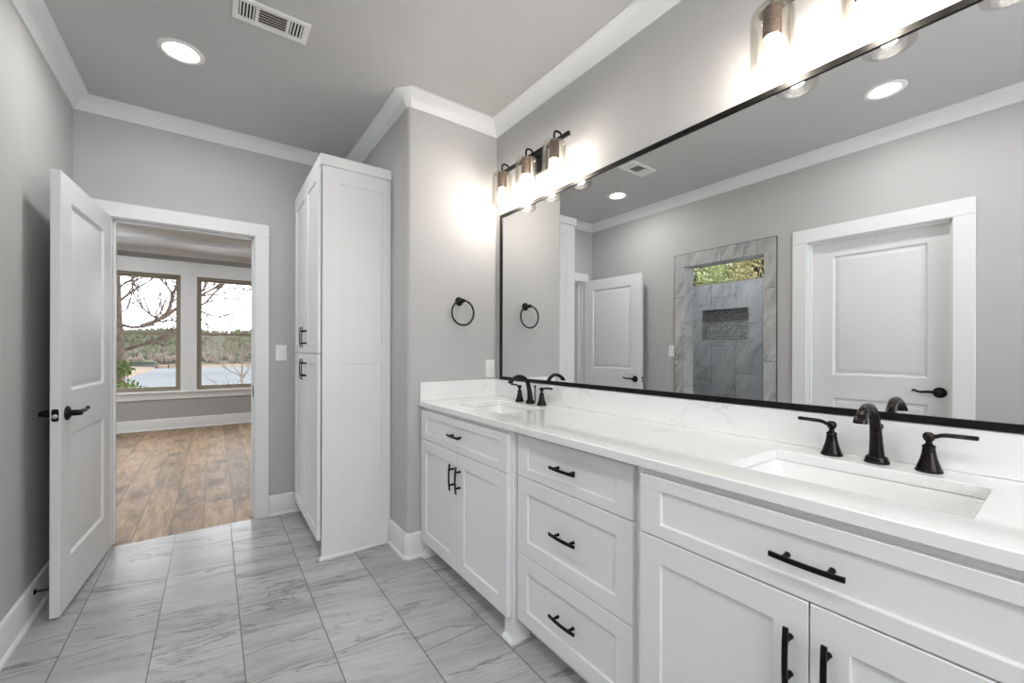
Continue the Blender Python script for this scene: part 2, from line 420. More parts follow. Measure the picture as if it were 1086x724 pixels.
def m_socket():
    t = NT('rubbed_brown_socket'); c = t.coord(); X = t.xyz(c)
    n_ = t.noise(t.comb(t.val('MULTIPLY', X[0], 30.0), t.val('MULTIPLY', X[1], 30.0), t.val('MULTIPLY', X[2], 160.0)), 3.0, 5)
    t.set(0.5, 0.2, 0.4, t.ramp(n_, [(0.3, (0.07,0.05,0.042,1)), (0.55, (0.16,0.12,0.10,1)), (0.8, (0.26,0.21,0.18,1))])); return t.m
M_SOCKET = m_socket()

# ------------------------------------------------------------------ the setting: floors, walls, ceilings
def Mx(x0):    # plane of a wall across x: u = y, v = z, n = x
    return lambda u, v, n: Vector((n, u, v))
def My():      # wall across y: u = x, v = z, n = y
    return lambda u, v, n: Vector((u, n, v))
def Mz():      # slab: u = x, v = y, n = z
    return lambda u, v, n: Vector((u, v, n))

bm = new_bm(); box(bm, XL-WT, YN-0.1, -0.12, XR+0.1, YB+0.006, 0); struct('floor', bm, M_FLOOR, smooth=0)
bm = new_bm(); box(bm, FX0-0.1, YB+0.006, -0.12, FX1+0.1, YF+0.15, 0.0); struct('floor_bedroom', bm, M_WOOD, smooth=0)
bm = new_bm(); box(bm, XL-WT, YN-0.1, H, XR+0.1, YB+0.05, H+0.1); struct('ceiling', bm, M_CEIL, smooth=0)

DY0, DY1, DZ = 0.502, 1.272, 2.058          # opening of the closed door in the left wall
SY0, SY1, SZ = 1.588, 2.3125, 2.044         # tiled shower opening
bm = new_bm(); grid_slab(bm, [YN-0.1, YB], [0, H], [(DY0-0.02, DY1+0.02, -0.0, DZ+0.02), (SY0-0.008, SY1+0.008, 0, SZ+0.008)], XL-WT, XL, Mx(0)); struct('wall_left', bm, M_WALL, smooth=0)
OX0, OX1, OZ = -0.512, 0.238, 2.043         # opening of the entry door in the back wall
bm = new_bm(); grid_slab(bm, [FX0-0.1, FX1+0.1], [0, H], [(OX0-0.018, OX1+0.018, 0, OZ+0.018)], YB, YB+0.12, My()); struct('wall_back', bm, M_WALL, smooth=0)
bm = new_bm(); box(bm, XR, YN-0.1, 0, XR+0.1, YT+0.06, H); struct('wall_right', bm, M_WALL, smooth=0)
# jog of wall between vanity and tall cabinet, with a bullnosed outer corner
RB = 0.02
bm = new_bm()
pl = [(XR+0.1, YB)] + [(XW, YB)] + [(XW + RB - RB*math.cos(a), YT + RB - RB*math.sin(a)) for a in [PI/2*k/6 for k in range(7)]] + [(XR, YT), (XR+0.1, YT)]
lo = [bm.verts.new((x, y, 0)) for x, y in pl]; hi = [bm.verts.new((x, y, H)) for x, y in pl]
for k in range(len(pl)): bm.faces.new((lo[k], lo[(k+1)%len(pl)], hi[(k+1)%len(pl)], hi[k]))
bm.faces.new(lo); bm.faces.new(hi); struct('wall_corner', bm, M_WALL, smooth=30)
BW = (-0.35, 1.25, 0.95, 2.35)              # unseen window added behind the camera to let in fill daylight
bm = new_bm(); grid_slab(bm, [XL-WT, XR+0.1], [0, H], [BW], YN-0.1, YN, My()); struct('wall_front', bm, M_WALL, smooth=0)
bm = new_bm(); grid_slab(bm, [BW[0], BW[1]], [BW[2], BW[3]], [(BW[0]+0.04, BW[1]-0.04, BW[2]+0.04, BW[3]-0.04)], YN-0.09, YN-0.03, My()); wf = struct('fill_window', bm, M_SASH)
bm = new_bm(); box(bm, BW[0]+0.04, YN-0.062, BW[2]+0.04, BW[1]-0.04, YN-0.058, BW[3]-0.04); struct('pane', bm, M_PANE, wf)

# crown moulding along the whole bathroom ceiling
CR = [(0, -0.078), (0.008, -0.078), (0.011, -0.070), (0.016, -0.064), (0.022, -0.050), (0.036, -0.031), (0.056, -0.018), (0.066, -0.013), (0.072, -0.008), (0.082, -0.006), (0.082, 0), (0, 0)]
ring = [(XL, YN), (XL, YB), (XW, YB), (XW, YT+0.018), (XW+0.018, YT), (XR, YT), (XR, YN)]
bm = new_bm(); sweep_path(bm, CR, ring, H); struct('trim_1', bm, M_TRIM, smooth=25)
# baseboards with shoe moulding
BASE = [(0, 0), (0.026, 0), (0.026, 0.006), (0.022, 0.014), (0.014, 0.018), (0.0135, 0.135), (0.011, 0.142), (0.006, 0.146), (0, 0.147)]
bm = new_bm(); sweep_path(bm, BASE, [(XL, 2.4115), (XL, YB), (OX0-0.106, YB)]); struct('baseboard_left', bm, M_TRIM, smooth=25)
bm = new_bm(); sweep_path(bm, BASE, [(OX1+0.096, YB), (0.575, YB)]); struct('baseboard_back', bm, M_TRIM, smooth=25)
bm = new_bm(); sweep_path(bm, BASE, [(XW, 2.608), (XW, YT+0.012), (XW+0.012, YT), (1.020, YT)]); struct('baseboard_right', bm, M_TRIM, smooth=25)
bm = new_bm(); sweep_path(bm, BASE, [(XL, YN), (XL, DY0-0.106)]); struct('baseboard_front', bm, M_TRIM, smooth=25)

# door casings (flat boards, eased edges), jambs and stops
def casing(bm, M, u0, u1, z, wl, wh, t):
    for a in ((u0-wl, u0, 0, z), (u1, u1+wl, 0, z), (u0-wl, u1+wl, z, z+wh)):
        p0, p1 = M(a[0], a[2], 0), M(a[1], a[3], t); box(bm, p0.x, p0.y, p0.z, p1.x, p1.y, p1.z, 0.003)
bm = new_bm()
casing(bm, lambda u, v, n: Vector((u, YB-n, v)), OX0-0.006, OX1+0.006, OZ+0.004, 0.0885, 0.092, 0.019)
casing(bm, lambda u, v, n: Vector((u, YB+0.12+n, v)), OX0-0.006, OX1+0.006, OZ+0.004, 0.0885, 0.092, 0.019)
for x0, x1 in ((OX0-0.018, OX0), (OX1, OX1+0.018)): box(bm, x0, YB, 0, x1, YB+0.12, OZ, 0.001)
box(bm, OX0-0.018, YB, OZ, OX1+0.018, YB+0.12, OZ+0.018, 0.001)
for x0, x1 in ((OX0, OX0+0.011), (OX1-0.011, OX1)): box(bm, x0, YB+0.045, 0, x1, YB+0.08, OZ, 0.002)
box(bm, OX0, YB+0.045, OZ-0.011, OX1, YB+0.08, OZ, 0.002)
tr2 = struct('trim_2', bm, M_TRIM)
bm = new_bm(); box(bm, OX1-0.004, YB+0.006, 0.885, OX1, YB+0.044, 0.962, 0.001)
struct('strike_plate', bm, M_BLACK, tr2)
bm = new_bm()
casing(bm, lambda u, v, n: Vector((XL+n, u, v)), DY0-0.006, DY1+0.006, DZ+0.005, 0.097, 0.104, 0.019)
for y0, y1 in ((DY0-0.02, DY0), (DY1, DY1+0.02)): box(bm, XL-WT, y0, 0, XL, y1, DZ, 0.001)
box(bm, XL-WT, DY0-0.02, DZ, XL, DY1+0.02, DZ+0.02, 0.001)
for y0, y1 in ((DY0, DY0+0.011), (DY1-0.011, DY1)): box(bm, XL-0.056, y0, 0, XL-0.024, y1, DZ, 0.002)
box(bm, XL-0.056, DY0, DZ-0.011, XL-0.024, DY1, DZ, 0.002)
struct('trim_3', bm, M_TRIM)

# ------------------------------------------------------------------ doors
def lever_bm(M, s):
    """Lever set on a door face. M maps (along the door from its free edge, up, out of the face); the lever runs away from the edge."""
    bm = new_bm()
    o, nrm, al, u_ = M(0,0,0), M(0,0,1)-M(0,0,0), M(1,0,0)-M(0,0,0), M(0,1,0)-M(0,0,0)
    lathe(bm, [(0.0, 0), (0.033, 0), (0.034, 0.003), (0.031, 0.008), (0.022, 0.012), (0.015, 0.016), (0.0135, 0.022), (0.0145, 0.026), (0.0135, 0.048), (0.010, 0.055), (0.0, 0.057)], 28, o, nrm, caps=False)
    path = [(0.0, 0.0, 0.043), (0.016, 0.002, 0.046), (0.034, 0.005, 0.047), (0.054, 0.004, 0.046), (0.074, 0.001, 0.044), (0.092, 0.002, 0.043), (0.106, 0.008, 0.043), (0.115, 0.013, 0.044), (0.121, 0.010, 0.044), (0.122, 0.003, 0.044)]
    rs = [0.0105, 0.010, 0.009, 0.0085, 0.008, 0.0075, 0.0072, 0.007, 0.0065, 0.006]
    if not s: path = [(a, -b+0.006, c) for a, b, c in path]
    tube(bm, [M(*p) for p in path], rs, 12)
    return bm
PAN = [(0.128, 0.648, 1.017, 1.914), (0.128, 0.648, 0.225, 0.812)]
# entry door, standing open against the left wall
W_D, H_D, T_D = 0.776, 2.029, 0.035
P1, P0 = Vector((-0.563, 2.727, 0.013)), Vector((-0.511, 3.5, 0.013))
du = (P0-P1).normalized(); dn = Vector((du.y, -du.x, 0))
MD = lambda u, v, n: P1 + du*u + Vector((0,0,v)) + dn*n
bm = new_bm(); panel_slab(bm, W_D, H_D, T_D, PAN, MOULDED, MD, both=True); d1 = struct('door_1', bm, M_DOOR, smooth=20)
ML = lambda a, b, c: MD(0.073 + a, 0.915 + b, c)
obj('lever_handle', lever_bm(ML, True), M_BLACK, d1)
ML2 = lambda a, b, c: MD(0.073 + a, 0.915 + b, -T_D - c)
obj('lever_handle', lever_bm(ML2, True), M_BLACK, d1)
bm = new_bm()
q = [MD(0, 0.915-0.0285, -0.005), MD(-0.0016, 0.915+0.0285, -0.030)]; 
pts = [MD(u, 0.915+v, n) for u in (-0.0016, 0.0005) for v, n in ((-0.0285,-0.0055),(-0.0285,-0.0295),(0.0285,-0.0295),(0.0285,-0.0055))]
vv = [bm.verts.new(p) for p in pts]
for f in ((0,1,2,3),(4,7,6,5),(0,4,5,1),(1,5,6,2),(2,6,7,3),(3,7,4,0)): bm.faces.new([vv[i] for i in f])
bmesh.ops.bevel(bm, geom=[e for e in bm.edges if abs((e.verts[0].co-e.verts[1].co).dot(du)) > 0.001], offset=0.004, segments=3, affect='EDGES')
lp = obj('latch_plate', bm, M_BLACK, d1)
bm = new_bm(); lathe(bm, [(0.0098, -0.0035), (0.0098, 0.006), (0.007, 0.009), (0, 0.010)], 18, MD(-0.0016, 0.910, -0.0175), -du, caps=False)
obj('latch_bolt', bm, M_STEEL, lp)
# closed door in the left wall (seen in the mirror)
MD2 = lambda u, v, n: Vector((XL-0.057+n, DY0+0.003+u, 0.012+v))
WD2 = DY1-DY0-0.006
bm = new_bm(); panel_slab(bm, WD2, 2.040, T_D, [(0.110, WD2-0.135, 1.038, 1.932), (0.110, WD2-0.135, 0.225, 0.868)], MOULDED, MD2, both=True); d2 = struct('door_2', bm, M_DOOR, smooth=20)
obj('lever_handle', lever_bm(lambda a, b, c: MD2(0.055 + a, 0.950 + b, c), True), M_BLACK, d2)

# door stop on the baseboard behind the open door
t = thing('door_stop', 'black spring door stop sticking out of the baseboard behind the open door', 'door stop', (XL+0.0135, 2.84, 0.107))
bm = new_bm(); lathe(bm, [(0, 0), (0.012, 0), (0.012, 0.003), (0.007, 0.007)], 16, (XL+0.0136, 2.84, 0.107), (1,0,0)); obj('rose', bm, M_BLACK, t)
bm = new_bm()
tube(bm, [(XL+0.019+0.052*k/72, 2.84+0.0045*math.cos(k*PI/4), 0.107+0.0045*math.sin(k*PI/4)) for k in range(73)], 0.0016, 6); obj('spring', bm, M_BLACK, t)
bm = new_bm(); lathe(bm, [(0, 0), (0.008, 0), (0.009, 0.006), (0.007, 0.013), (0, 0.014)], 16, (XL+0.069, 2.84, 0.107), (1,0,0)); obj('rubber_tip', bm, M_BLACK, t)

# ------------------------------------------------------------------ shower behind the left wall (seen in the mirror)
SX0, SX1, SYA, SYB = -2.12, XL-WT, 1.30, 3.36
NICHE = (2.363, 2.954, 1.356, 1.757)
SWIN = (1.55, 3.22, 2.077, 2.50)
bm = new_bm()     # tile frame of the opening: face plate and reveal
grid_slab(bm, [1.493, 2.411], [0, 2.168], [(SY0, SY1, 0, SZ)], XL, XL+0.009, Mx(0))
struct('trim_4', bm, M_SHTRIM, smooth=0)
bm = new_bm()
for a in ((SY0-0.008, SY0, 0, SZ), (SY1, SY1+0.008, 0, SZ), (SY0-0.008, SY1+0.008, SZ, SZ+0.008)): box(bm, XL-WT-0.008, a[0], a[2], XL, a[1], a[3])
struct('trim_9', bm, M_SHOWERX, smooth=0)
bm = new_bm(); grid_slab(bm, [1.4895, 2.4145], [0, 2.1715], [(1.493, 2.411, 0, 2.168)], XL, XL+0.0105, Mx(0))
struct('trim_10', bm, M_EDGE, smooth=0)
bm = new_bm(); grid_slab(bm, [SYA-0.1, SYB+0.1], [0, H], [SWIN, NICHE], SX0-0.10, SX0, Mx(0)); struct('wall_shower_window', bm, M_SHOWER, smooth=0)
bm = new_bm(); a, b, c_, d_ = NICHE
grid_slab(bm, [a-0.012, b+0.012], [c_-0.012, d_+0.012], [], SX0-0.115, SX0-0.10, Mx(0)); struct('wall_niche', bm, M_PENNY, smooth=0)
bm = new_bm()
for q in ((a, a+0.010, c_, d_), (b-0.010, b, c_, d_), (a+0.010, b-0.010, c_, c_+0.010), (a+0.010, b-0.010, d_-0.010, d_)): box(bm, SX0-0.0995, q[0], q[2], SX0+0.003, q[1], q[3])
struct('trim_5', bm, M_SHTRIM, smooth=0)
bm = new_bm(); box(bm, SX0, SYA-0.1, 0, SX1, SYA, H); struct('wall_shower_side', bm, M_SHOWERX, smooth=0)
bm = new_bm(); box(bm, SX0, SYB, 0, SX1, SYB+0.1, H); struct('wall_shower_back', bm, M_SHOWERX, smooth=0)
bm = new_bm(); box(bm, SX0, SYA, -0.1, SX1, SYB, -0.02); struct('floor_shower', bm, M_SHTRIM, smooth=0)
bm = new_bm(); box(bm, SX0-0.1, SYA-0.1, H, SX1, SYB+0.1, H+0.1); struct('ceiling_shower', bm, M_CEIL, smooth=0)
bm = new_bm(); grid_slab(bm, [SWIN[0], SWIN[1]], [SWIN[2], SWIN[3]], [(SWIN[0]+0.02, SWIN[1]-0.02, SWIN[2]+0.016, SWIN[3]-0.02)], SX0-0.08, SX0-0.03, Mx(0))
wsh = struct('window_3', bm, M_SASH)
bm = new_bm(); box(bm, SX0-0.057, SWIN[0]+0.02, SWIN[2]+0.016, SX0-0.053, SWIN[1]-0.02, SWIN[3]-0.02); struct('pane', bm, M_PANE, wsh)

# ------------------------------------------------------------------ the room beyond the entry door
ZC = CEIL2
TRAY = (FX0+0.85, FX1-0.85, YB+0.12+0.85, 7.58)
bm = new_bm(); grid_slab(bm, [FX0, FX1], [YB+0.12, YF], [TRAY], ZC, ZC+0.16, Mz()); struct('ceiling_bedroom', bm, M_FARCEIL, smooth=0)
bm = new_bm(); box(bm, TRAY[0]-0.1, TRAY[2]-0.1, ZC+0.16, TRAY[1]+0.1, TRAY[3]+0.1, ZC+0.26); struct('ceiling_tray', bm, M_FARCEIL, smooth=0)
bm = new_bm(); sweep_path(bm, CR, [(FX0, YB+0.12), (FX0, YF), (FX1, YF), (FX1, YB+0.12)], ZC); struct('trim_6', bm, M_TRIM, smooth=25)
bm = new_bm(); x0, x1, y0, y1 = TRAY
sweep_path(bm, [(0,-0.10),(0.012,-0.10),(0.018,-0.085),(0.05,-0.04),(0.075,-0.012),(0.08,0),(0,0)], [(x0, y0+0.001), (x0, y1), (x1, y1), (x1, y0), (x0+0.001, y0)], ZC+0.16); struct('trim_7', bm, M_TRIM, smooth=25)
WINS = [(-1.345, -0.415), (-0.214, 0.716)]
WZ0, WZ1, WZM = 0.588, 2.379, 1.470
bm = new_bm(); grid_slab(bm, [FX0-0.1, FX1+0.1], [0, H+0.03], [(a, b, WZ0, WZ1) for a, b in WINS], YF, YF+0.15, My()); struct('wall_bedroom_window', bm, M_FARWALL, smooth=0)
bm = new_bm(); grid_slab(bm, [YB+0.12, YF], [0, H+0.03], [(4.6, 5.9, 0.6, 2.38), (6.2, 7.5, 0.6, 2.38)], FX0-0.1, FX0, Mx(0)); struct('wall_bedroom_left', bm, M_FARWALL, smooth=0)  # two unseen openings added to let more daylight into the far room
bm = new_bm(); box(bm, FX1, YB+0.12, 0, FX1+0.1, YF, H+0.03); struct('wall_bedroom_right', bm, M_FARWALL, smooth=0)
bm = new_bm(); sweep_path(bm, [(o, z*1.14) for o, z in BASE], [(FX0, YB+0.12), (FX0, YF), (FX1, YF), (FX1, YB+0.12)]); struct('baseboard_bedroom', bm, M_TRIM, smooth=25)
# white boards round the windows, stool and apron
bm = new_bm()
xa, xb = -1.345, 0.716
box(bm, xa-0.11, YF-0.020, WZ1, xb+0.11, YF, 2.595, 0.003)
for x0, x1 in ((xa-0.11, xa), (-0.415, -0.214), (xb, xb+0.11)): box(bm, x0, YF-0.018, WZ0, x1, YF, WZ1, 0.002)
box(bm, xa-0.14, YF-0.055, WZ0-0.030, xb+0.14, YF, WZ0, 0.005)
box(bm, xa-0.11, YF-0.018, 0.462, xb+0.11, YF, WZ0-0.030, 0.003)
struct('trim_8', bm, M_TRIM)
for k, (a, b) in enumerate(WINS):
    nm = ('window_1', 'window_2')[k]
    f0 = 0.030
    bm = new_bm(); grid_slab(bm, [a, b], [WZ0, WZ1], [(a+f0, b-f0, WZ0+f0, WZ1-f0)], YF+0.030, YF+0.115, My()); wo = struct(nm, bm, M_SASH)
    for nn, z0, z1, y0 in (('lower_sash', WZ0+f0, WZM+0.020, YF+0.040), ('upper_sash', WZM-0.020, WZ1-f0, YF+0.078)):
        bm = new_bm(); grid_slab(bm, [a+f0, b-f0], [z0, z1], [(a+f0+0.030, b-f0-0.030, z0+0.036, z1-0.036)], y0, y0+0.032, My()); so = struct(nn, bm, M_SASH, wo)
        bm = new_bm(); box(bm, a+f0+0.028, y0+0.014, z0+0.034, b-f0-0.028, y0+0.018, z1-0.034); struct('pane', bm, M_PANE, so)

# ------------------------------------------------------------------ vanity: pulls
def pull_mesh(L=0.135):
    """Arched flat bar pull along local y, standing off along -x."""
    bm = new_bm(); n = 14; secs = []
    for k in range(n+1):
        s_ = -1 + 2*k/n; y = s_*L/2; x = -0.0245 - 0.0045*(1-s_*s_); hw = 0.0052; th = 0.0028
        secs.append([Vector((x-th, y, -hw)), Vector((x-th, y, hw)), Vector((x+th, y, hw)), Vector((x+th, y, -hw))])
    loft(bm, secs, True, True)
    for s_ in (-1, 1):
        y = s_*0.040
        lathe(bm, [(0.0065, 0), (0.0055, 0.002), (0.005, 0.027)], 14, (0, y, 0), (-1, 0, 0))
    return mesh_of('pull', bm, M_BLACK)
PULL = pull_mesh()
def pull_h(loc, parent): return put('handle', PULL, loc, parent)
def pull_v(loc, parent): return put('handle', PULL, loc, parent, (PI/2, 0, 0))

XF, XFR = 1.005, 1.024           # sink cabinets: front faces, face frame
TK = 1.105
def front(name, y0, y1, z0, z1, stile, rail, parent, xf):
    bm = new_bm()
    M = lambda u, v, n: Vector((xf - n, y0 + u, z0 + v))
    panel_slab(bm, y1-y0, z1-z0, 0.0185, [(stile, y1-y0-stile, rail, z1-z0-rail)], SHAKER, M)
    return obj(name, bm, M_CAB, parent, smooth=20)

def carcass(bm, x0, y0, y1, z0, z1):
    """Open-topped cabinet box with a 20 mm wall."""
    t = 0.018; xb = XR-0.002
    o = [(x0,y0),(xb,y0),(xb,y1),(x0,y1)]; i_ = [(x0+t,y0+t),(xb-t,y0+t),(xb-t,y1-t),(x0+t,y1-t)]
    loft(bm, [[Vector((x,y,z0+t)) for x,y in i_], [Vector((x,y,z1)) for x,y in i_], [Vector((x,y,z1)) for x,y in o], [Vector((x,y,z0)) for x,y in o]], True, True)

def sink_cabinet(label, yc, y0, y1, f0, f1, nearpost, farpost):
    t = thing('sink_cabinet', label, 'cabinet', ((XFR+XR)/2, (y0+y1)/2, 0))
    bm = new_bm(); carcass(bm, XFR, y0, y1, 0.098, 0.893); obj('body', bm, M_CAB, t)
    bm = new_bm(); box(bm, TK, y0+0.06, 0, TK+0.018, y1-0.06, 0.098); obj('toe_kick', bm, M_CAB, t)
    for a, b, ok in ((y0, y0+0.056, nearpost), (y1-0.056, y1, farpost)):
        bm = new_bm(); box(bm, XFR, a, 0, TK+0.018, b, 0.098)
        ft = obj('foot', bm, M_CAB, t)
        bm = new_bm(); sp = [(0,0),(0.017,0),(0.017,0.005),(0.012,0.014),(0.004,0.018),(0,0.018)]
        sweep_path(bm, sp, [(XFR, b), (XFR, a), (TK, a)] if ok else [(XFR, b), (XFR, a)])
        obj('shoe_moulding', bm, M_TRIM, ft, smooth=25)
    dr = front('drawer_front', f0, f1, 0.7085, 0.874, 0.066, 0.035, t, XF)
    pull_h((XF, yc, 0.790), dr)
    dl = front('door', yc+0.0015, f1, 0.100, 0.7045, 0.066, 0.066, t, XF); pull_v((XF, yc+0.034, 0.578), dl)
    dl = front('door', f0, yc-0.0015, 0.100, 0.7045, 0.066, 0.066, t, XF); pull_v((XF, yc-0.034, 0.578), dl)
    return t
sink_cabinet('white two-door sink cabinet in the wall corner under the towel ring', 1.874, 1.414, YT-0.001, 1.430, 2.321, True, False)
sink_cabinet('white two-door sink cabinet between the three-drawer cabinet and the camera, under the near sink', YCR, -0.099, 0.776, -0.083, 0.760, True, False)
# three-drawer cabinet, set back between them
t = thing('drawer_cabinet', 'white three-drawer cabinet set back between the two sink cabinets', 'cabinet', ((1.057+XR)/2, 1.095, 0))
bm = new_bm(); carcass(bm, 1.057, 0.7765, 1.4135, 0.098, 0.893); obj('body', bm, M_CAB, t)
bm = new_bm(); box(bm, TK+0.02, 0.7765, 0, TK+0.038, 1.4135, 0.098); obj('toe_kick', bm, M_CAB, t)
for z0, z1, rl in ((0.7075, 0.877, 0.036), (0.3865, 0.7035, 0.060), (0.100, 0.3825, 0.060)):
    dr = front('drawer_front', 0.8095, 1.402, z0, z1, 0.066, rl, t, 1.038)
    pull_h((1.038, 1.1055, (z0+z1)/2+0.002), dr)

# ------------------------------------------------------------------ countertop, sinks, faucets
SINK = (1.125, 1.415, 0.222)      # front, back, half width
YE = -0.125
ct = thing('countertop', 'long white quartz countertop with low backsplash and two undermount sink cutouts', 'countertop', (1.27, 1.1, CZ-0.03))
bm = new_bm()
holes = [(SINK[0], SINK[1], yc-SINK[2], yc+SINK[2]) for yc in (YCL, YCR+0.008)]
grid_slab(bm, [0.995, XR-0.001], [YE, YT-0.001], holes, CZ-0.03, CZ, Mz())
o = obj('slab', bm, M_QUARTZ, ct)
bv = o.modifiers.new('eased', 'BEVEL'); bv.width = 0.003; bv.segments = 2; bv.limit_method = 'ANGLE'; bv.angle_limit = math.radians(60)
bm = new_bm(); box(bm, XR-0.021, YE, CZ+0.0005, XR-0.001, YT-0.021, 1.036, 0.002); obj('backsplash', bm, M_QUARTZ, ct)
bm = new_bm(); box(bm, 0.998, YT-0.020, CZ+0.0005, XR-0.001, YT-0.001, 1.036, 0.002); obj('side_splash', bm, M_QUARTZ, ct)

def sink(yc, label):
    t = thing('sink', label, 'sink', (1.27, yc, 0.74), 0, 'undermount sinks in the countertop')
    bm = new_bm(); cx = (SINK[0]+SINK[1])/2; hx = (SINK[1]-SINK[0])/2; hy = SINK[2]; zt = CZ-0.0305
    L_ = [rrect(cx, yc, hx+0.030, hy+0.030, 0.03, zt-0.012), rrect(cx, yc, hx+0.030, hy+0.030, 0.03, zt), rrect(cx, yc, hx+0.004, hy+0.004, 0.018, zt), rrect(cx, yc, hx-0.001, hy-0.002, 0.018, zt-0.004),
          rrect(cx, yc, hx-0.014, hy-0.030, 0.022, zt-0.085), rrect(cx, yc, hx-0.024, hy-0.046, 0.03, zt-0.120), rrect(cx, yc, hx-0.045, hy-0.075, 0.035, zt-0.134), rrect(cx, yc, 0.04, 0.04, 0.035, zt-0.138), rrect(cx, yc, 0.024, 0.024, 0.0235, zt-0.139),
          rrect(cx, yc, 0.024, 0.024, 0.0235, zt-0.150), rrect(cx, yc, 0.045, 0.045, 0.035, zt-0.150), rrect(cx, yc, hx-0.030, hy-0.055, 0.035, zt-0.146), rrect(cx, yc, hx-0.012, hy-0.034, 0.03, zt-0.126), rrect(cx, yc, hx+0.010, hy+0.010, 0.03, zt-0.012)]
    loft(bm, L_ + [L_[0]]); bmesh.ops.remove_doubles(bm, verts=bm.verts[:], dist=1e-6); obj('basin', bm, M_CERAMIC, t)
    bm = new_bm(); lathe(bm, [(0, -0.004), (0.016, -0.004), (0.018, 0.0), (0.023, 0.0015), (0.0232, -0.006)], 24, (cx, yc, zt-0.1385)); obj('drain', bm, M_BRONZE, t)
    return t
sink(YCL, 'white rectangular undermount sink beside the wall corner with the towel ring')
sink(YCR+0.008, 'white rectangular undermount sink nearest the camera, below the end of the mirror')

def faucet(x, yc, label):
    """Widespread faucet: arched spout and two bell-shaped lever handles."""
    t = thing('faucet', label, 'faucet', (x, yc, CZ), 0, 'widespread bronze faucets')
    bm = new_bm()
    lathe(bm, [(0.0, 0), (0.0275, 0), (0.028, 0.004), (0.026, 0.007), (0.025, 0.012), (0.0235, 0.016), (0.0215, 0.019), (0.0, 0.021)], 28, (x, yc, CZ), caps=False)
    secs = []                      # (back/forth offset, height, half width along y, half depth, tilt of the section)
    for ox, z, hy, hx, a in ((0.000,0.010,0.0215,0.0205,0), (-0.001,0.035,0.0185,0.0175,3), (-0.004,0.065,0.0165,0.0150,6), (-0.008,0.095,0.0150,0.0135,12), (-0.015,0.122,0.0142,0.0125,24), (-0.027,0.143,0.0140,0.0120,46), (-0.044,0.156,0.0140,0.0115,72), (-0.063,0.158,0.0140,0.0112,100), (-0.081,0.150,0.0142,0.0115,128), (-0.092,0.141,0.0152,0.0125,150), (-0.098,0.133,0.0168,0.0140,166), (-0.101,0.125,0.0182,0.0155,177), (-0.101,0.121,0.0182,0.0155,180)):
        a = math.radians(a); tx, tz = math.cos(a), math.sin(a)
        secs.append([Vector((x+ox*1.38 + hx*0.9*math.cos(q)*tx, yc + hy*0.86*math.sin(q), CZ+z + hx*0.9*math.cos(q)*tz)) for q in [2*PI*k/20 for k in range(20)]])
    loft(bm, secs, True, True); obj('spout', bm, M_BRONZE, t)
    bm = new_bm(); lathe(bm, [(0.0045, 0), (0.0035, 0.004), (0.0033, 0.085), (0.006, 0.090), (0.007, 0.096), (0.005, 0.102), (0, 0.103)], 14, (x+0.034, yc, CZ)); obj('lift_rod', bm, M_BRONZE, t)
    for s_ in (1, -1):
        yh = yc + s_*0.102; bm = new_bm()
        lathe(bm, [(0, 0), (0.0265, 0), (0.027, 0.004), (0.0245, 0.008), (0.0235, 0.012), (0.020, 0.022), (0.0165, 0.034), (0.0138, 0.047), (0.0125, 0.060), (0.0135, 0.063), (0.0125, 0.066), (0.007, 0.070), (0.0065, 0.076), (0.0105, 0.081), (0.0125, 0.088), (0.011, 0.095), (0.006, 0.099), (0, 0.100)], 26, (x, yh, CZ), caps=False)
        hb = obj('handle_base', bm, M_BRONZE, t)
        bm = new_bm(); secs = []
        for d, z, hw, hh in ((0.004, 0.089, 0.0065, 0.0065), (0.013, 0.0905, 0.006, 0.0058), (0.022, 0.0945, 0.0065, 0.0055), (0.032, 0.0965, 0.0085, 0.0056), (0.060, 0.0970, 0.009, 0.0056), (0.082, 0.0972, 0.009, 0.0056), (0.085, 0.0972, 0.0078, 0.0045)):
            secs.append([Vector((x + hw*math.cos(q), yh + s_*d, CZ + z + hh*math.sin(q))) for q in [2*PI*k/14 for k in range(14)]])
        loft(bm, secs, True, True); obj('lever', bm, M_BRONZE, hb)
    return t
fc = faucet(1.474, YCR, 'dark bronze arched faucet with two lever handles behind the sink nearest the camera')
dup(fc, (1.474, YCL, CZ), 'dark bronze arched faucet with two lever handles behind the sink by the wall corner')

# ------------------------------------------------------------------ mirror
MY0, MY1, MZ0, MZ1 = -0.09, 2.2614, 1.038, 2.1116
mr = thing('mirror', 'wide black-framed wall mirror above the vanity backsplash', 'mirror', (XR, 1.085, MZ0))
bm = new_bm(); grid_slab(bm, [MY0, MY1], [MZ0, MZ1], [(MY0+0.02, MY1-0.02, MZ0+0.02, MZ1-0.02)], XR-0.025, XR-0.001, Mx(0)); obj('frame', bm, M_FRAME, mr, smooth=0)
bm = new_bm(); box(bm, XR-0.019, MY0+0.0205, MZ0+0.0205, XR-0.003, MY1-0.0205, MZ1-0.0205); obj('glass', bm, M_MIRROR, mr, smooth=0)

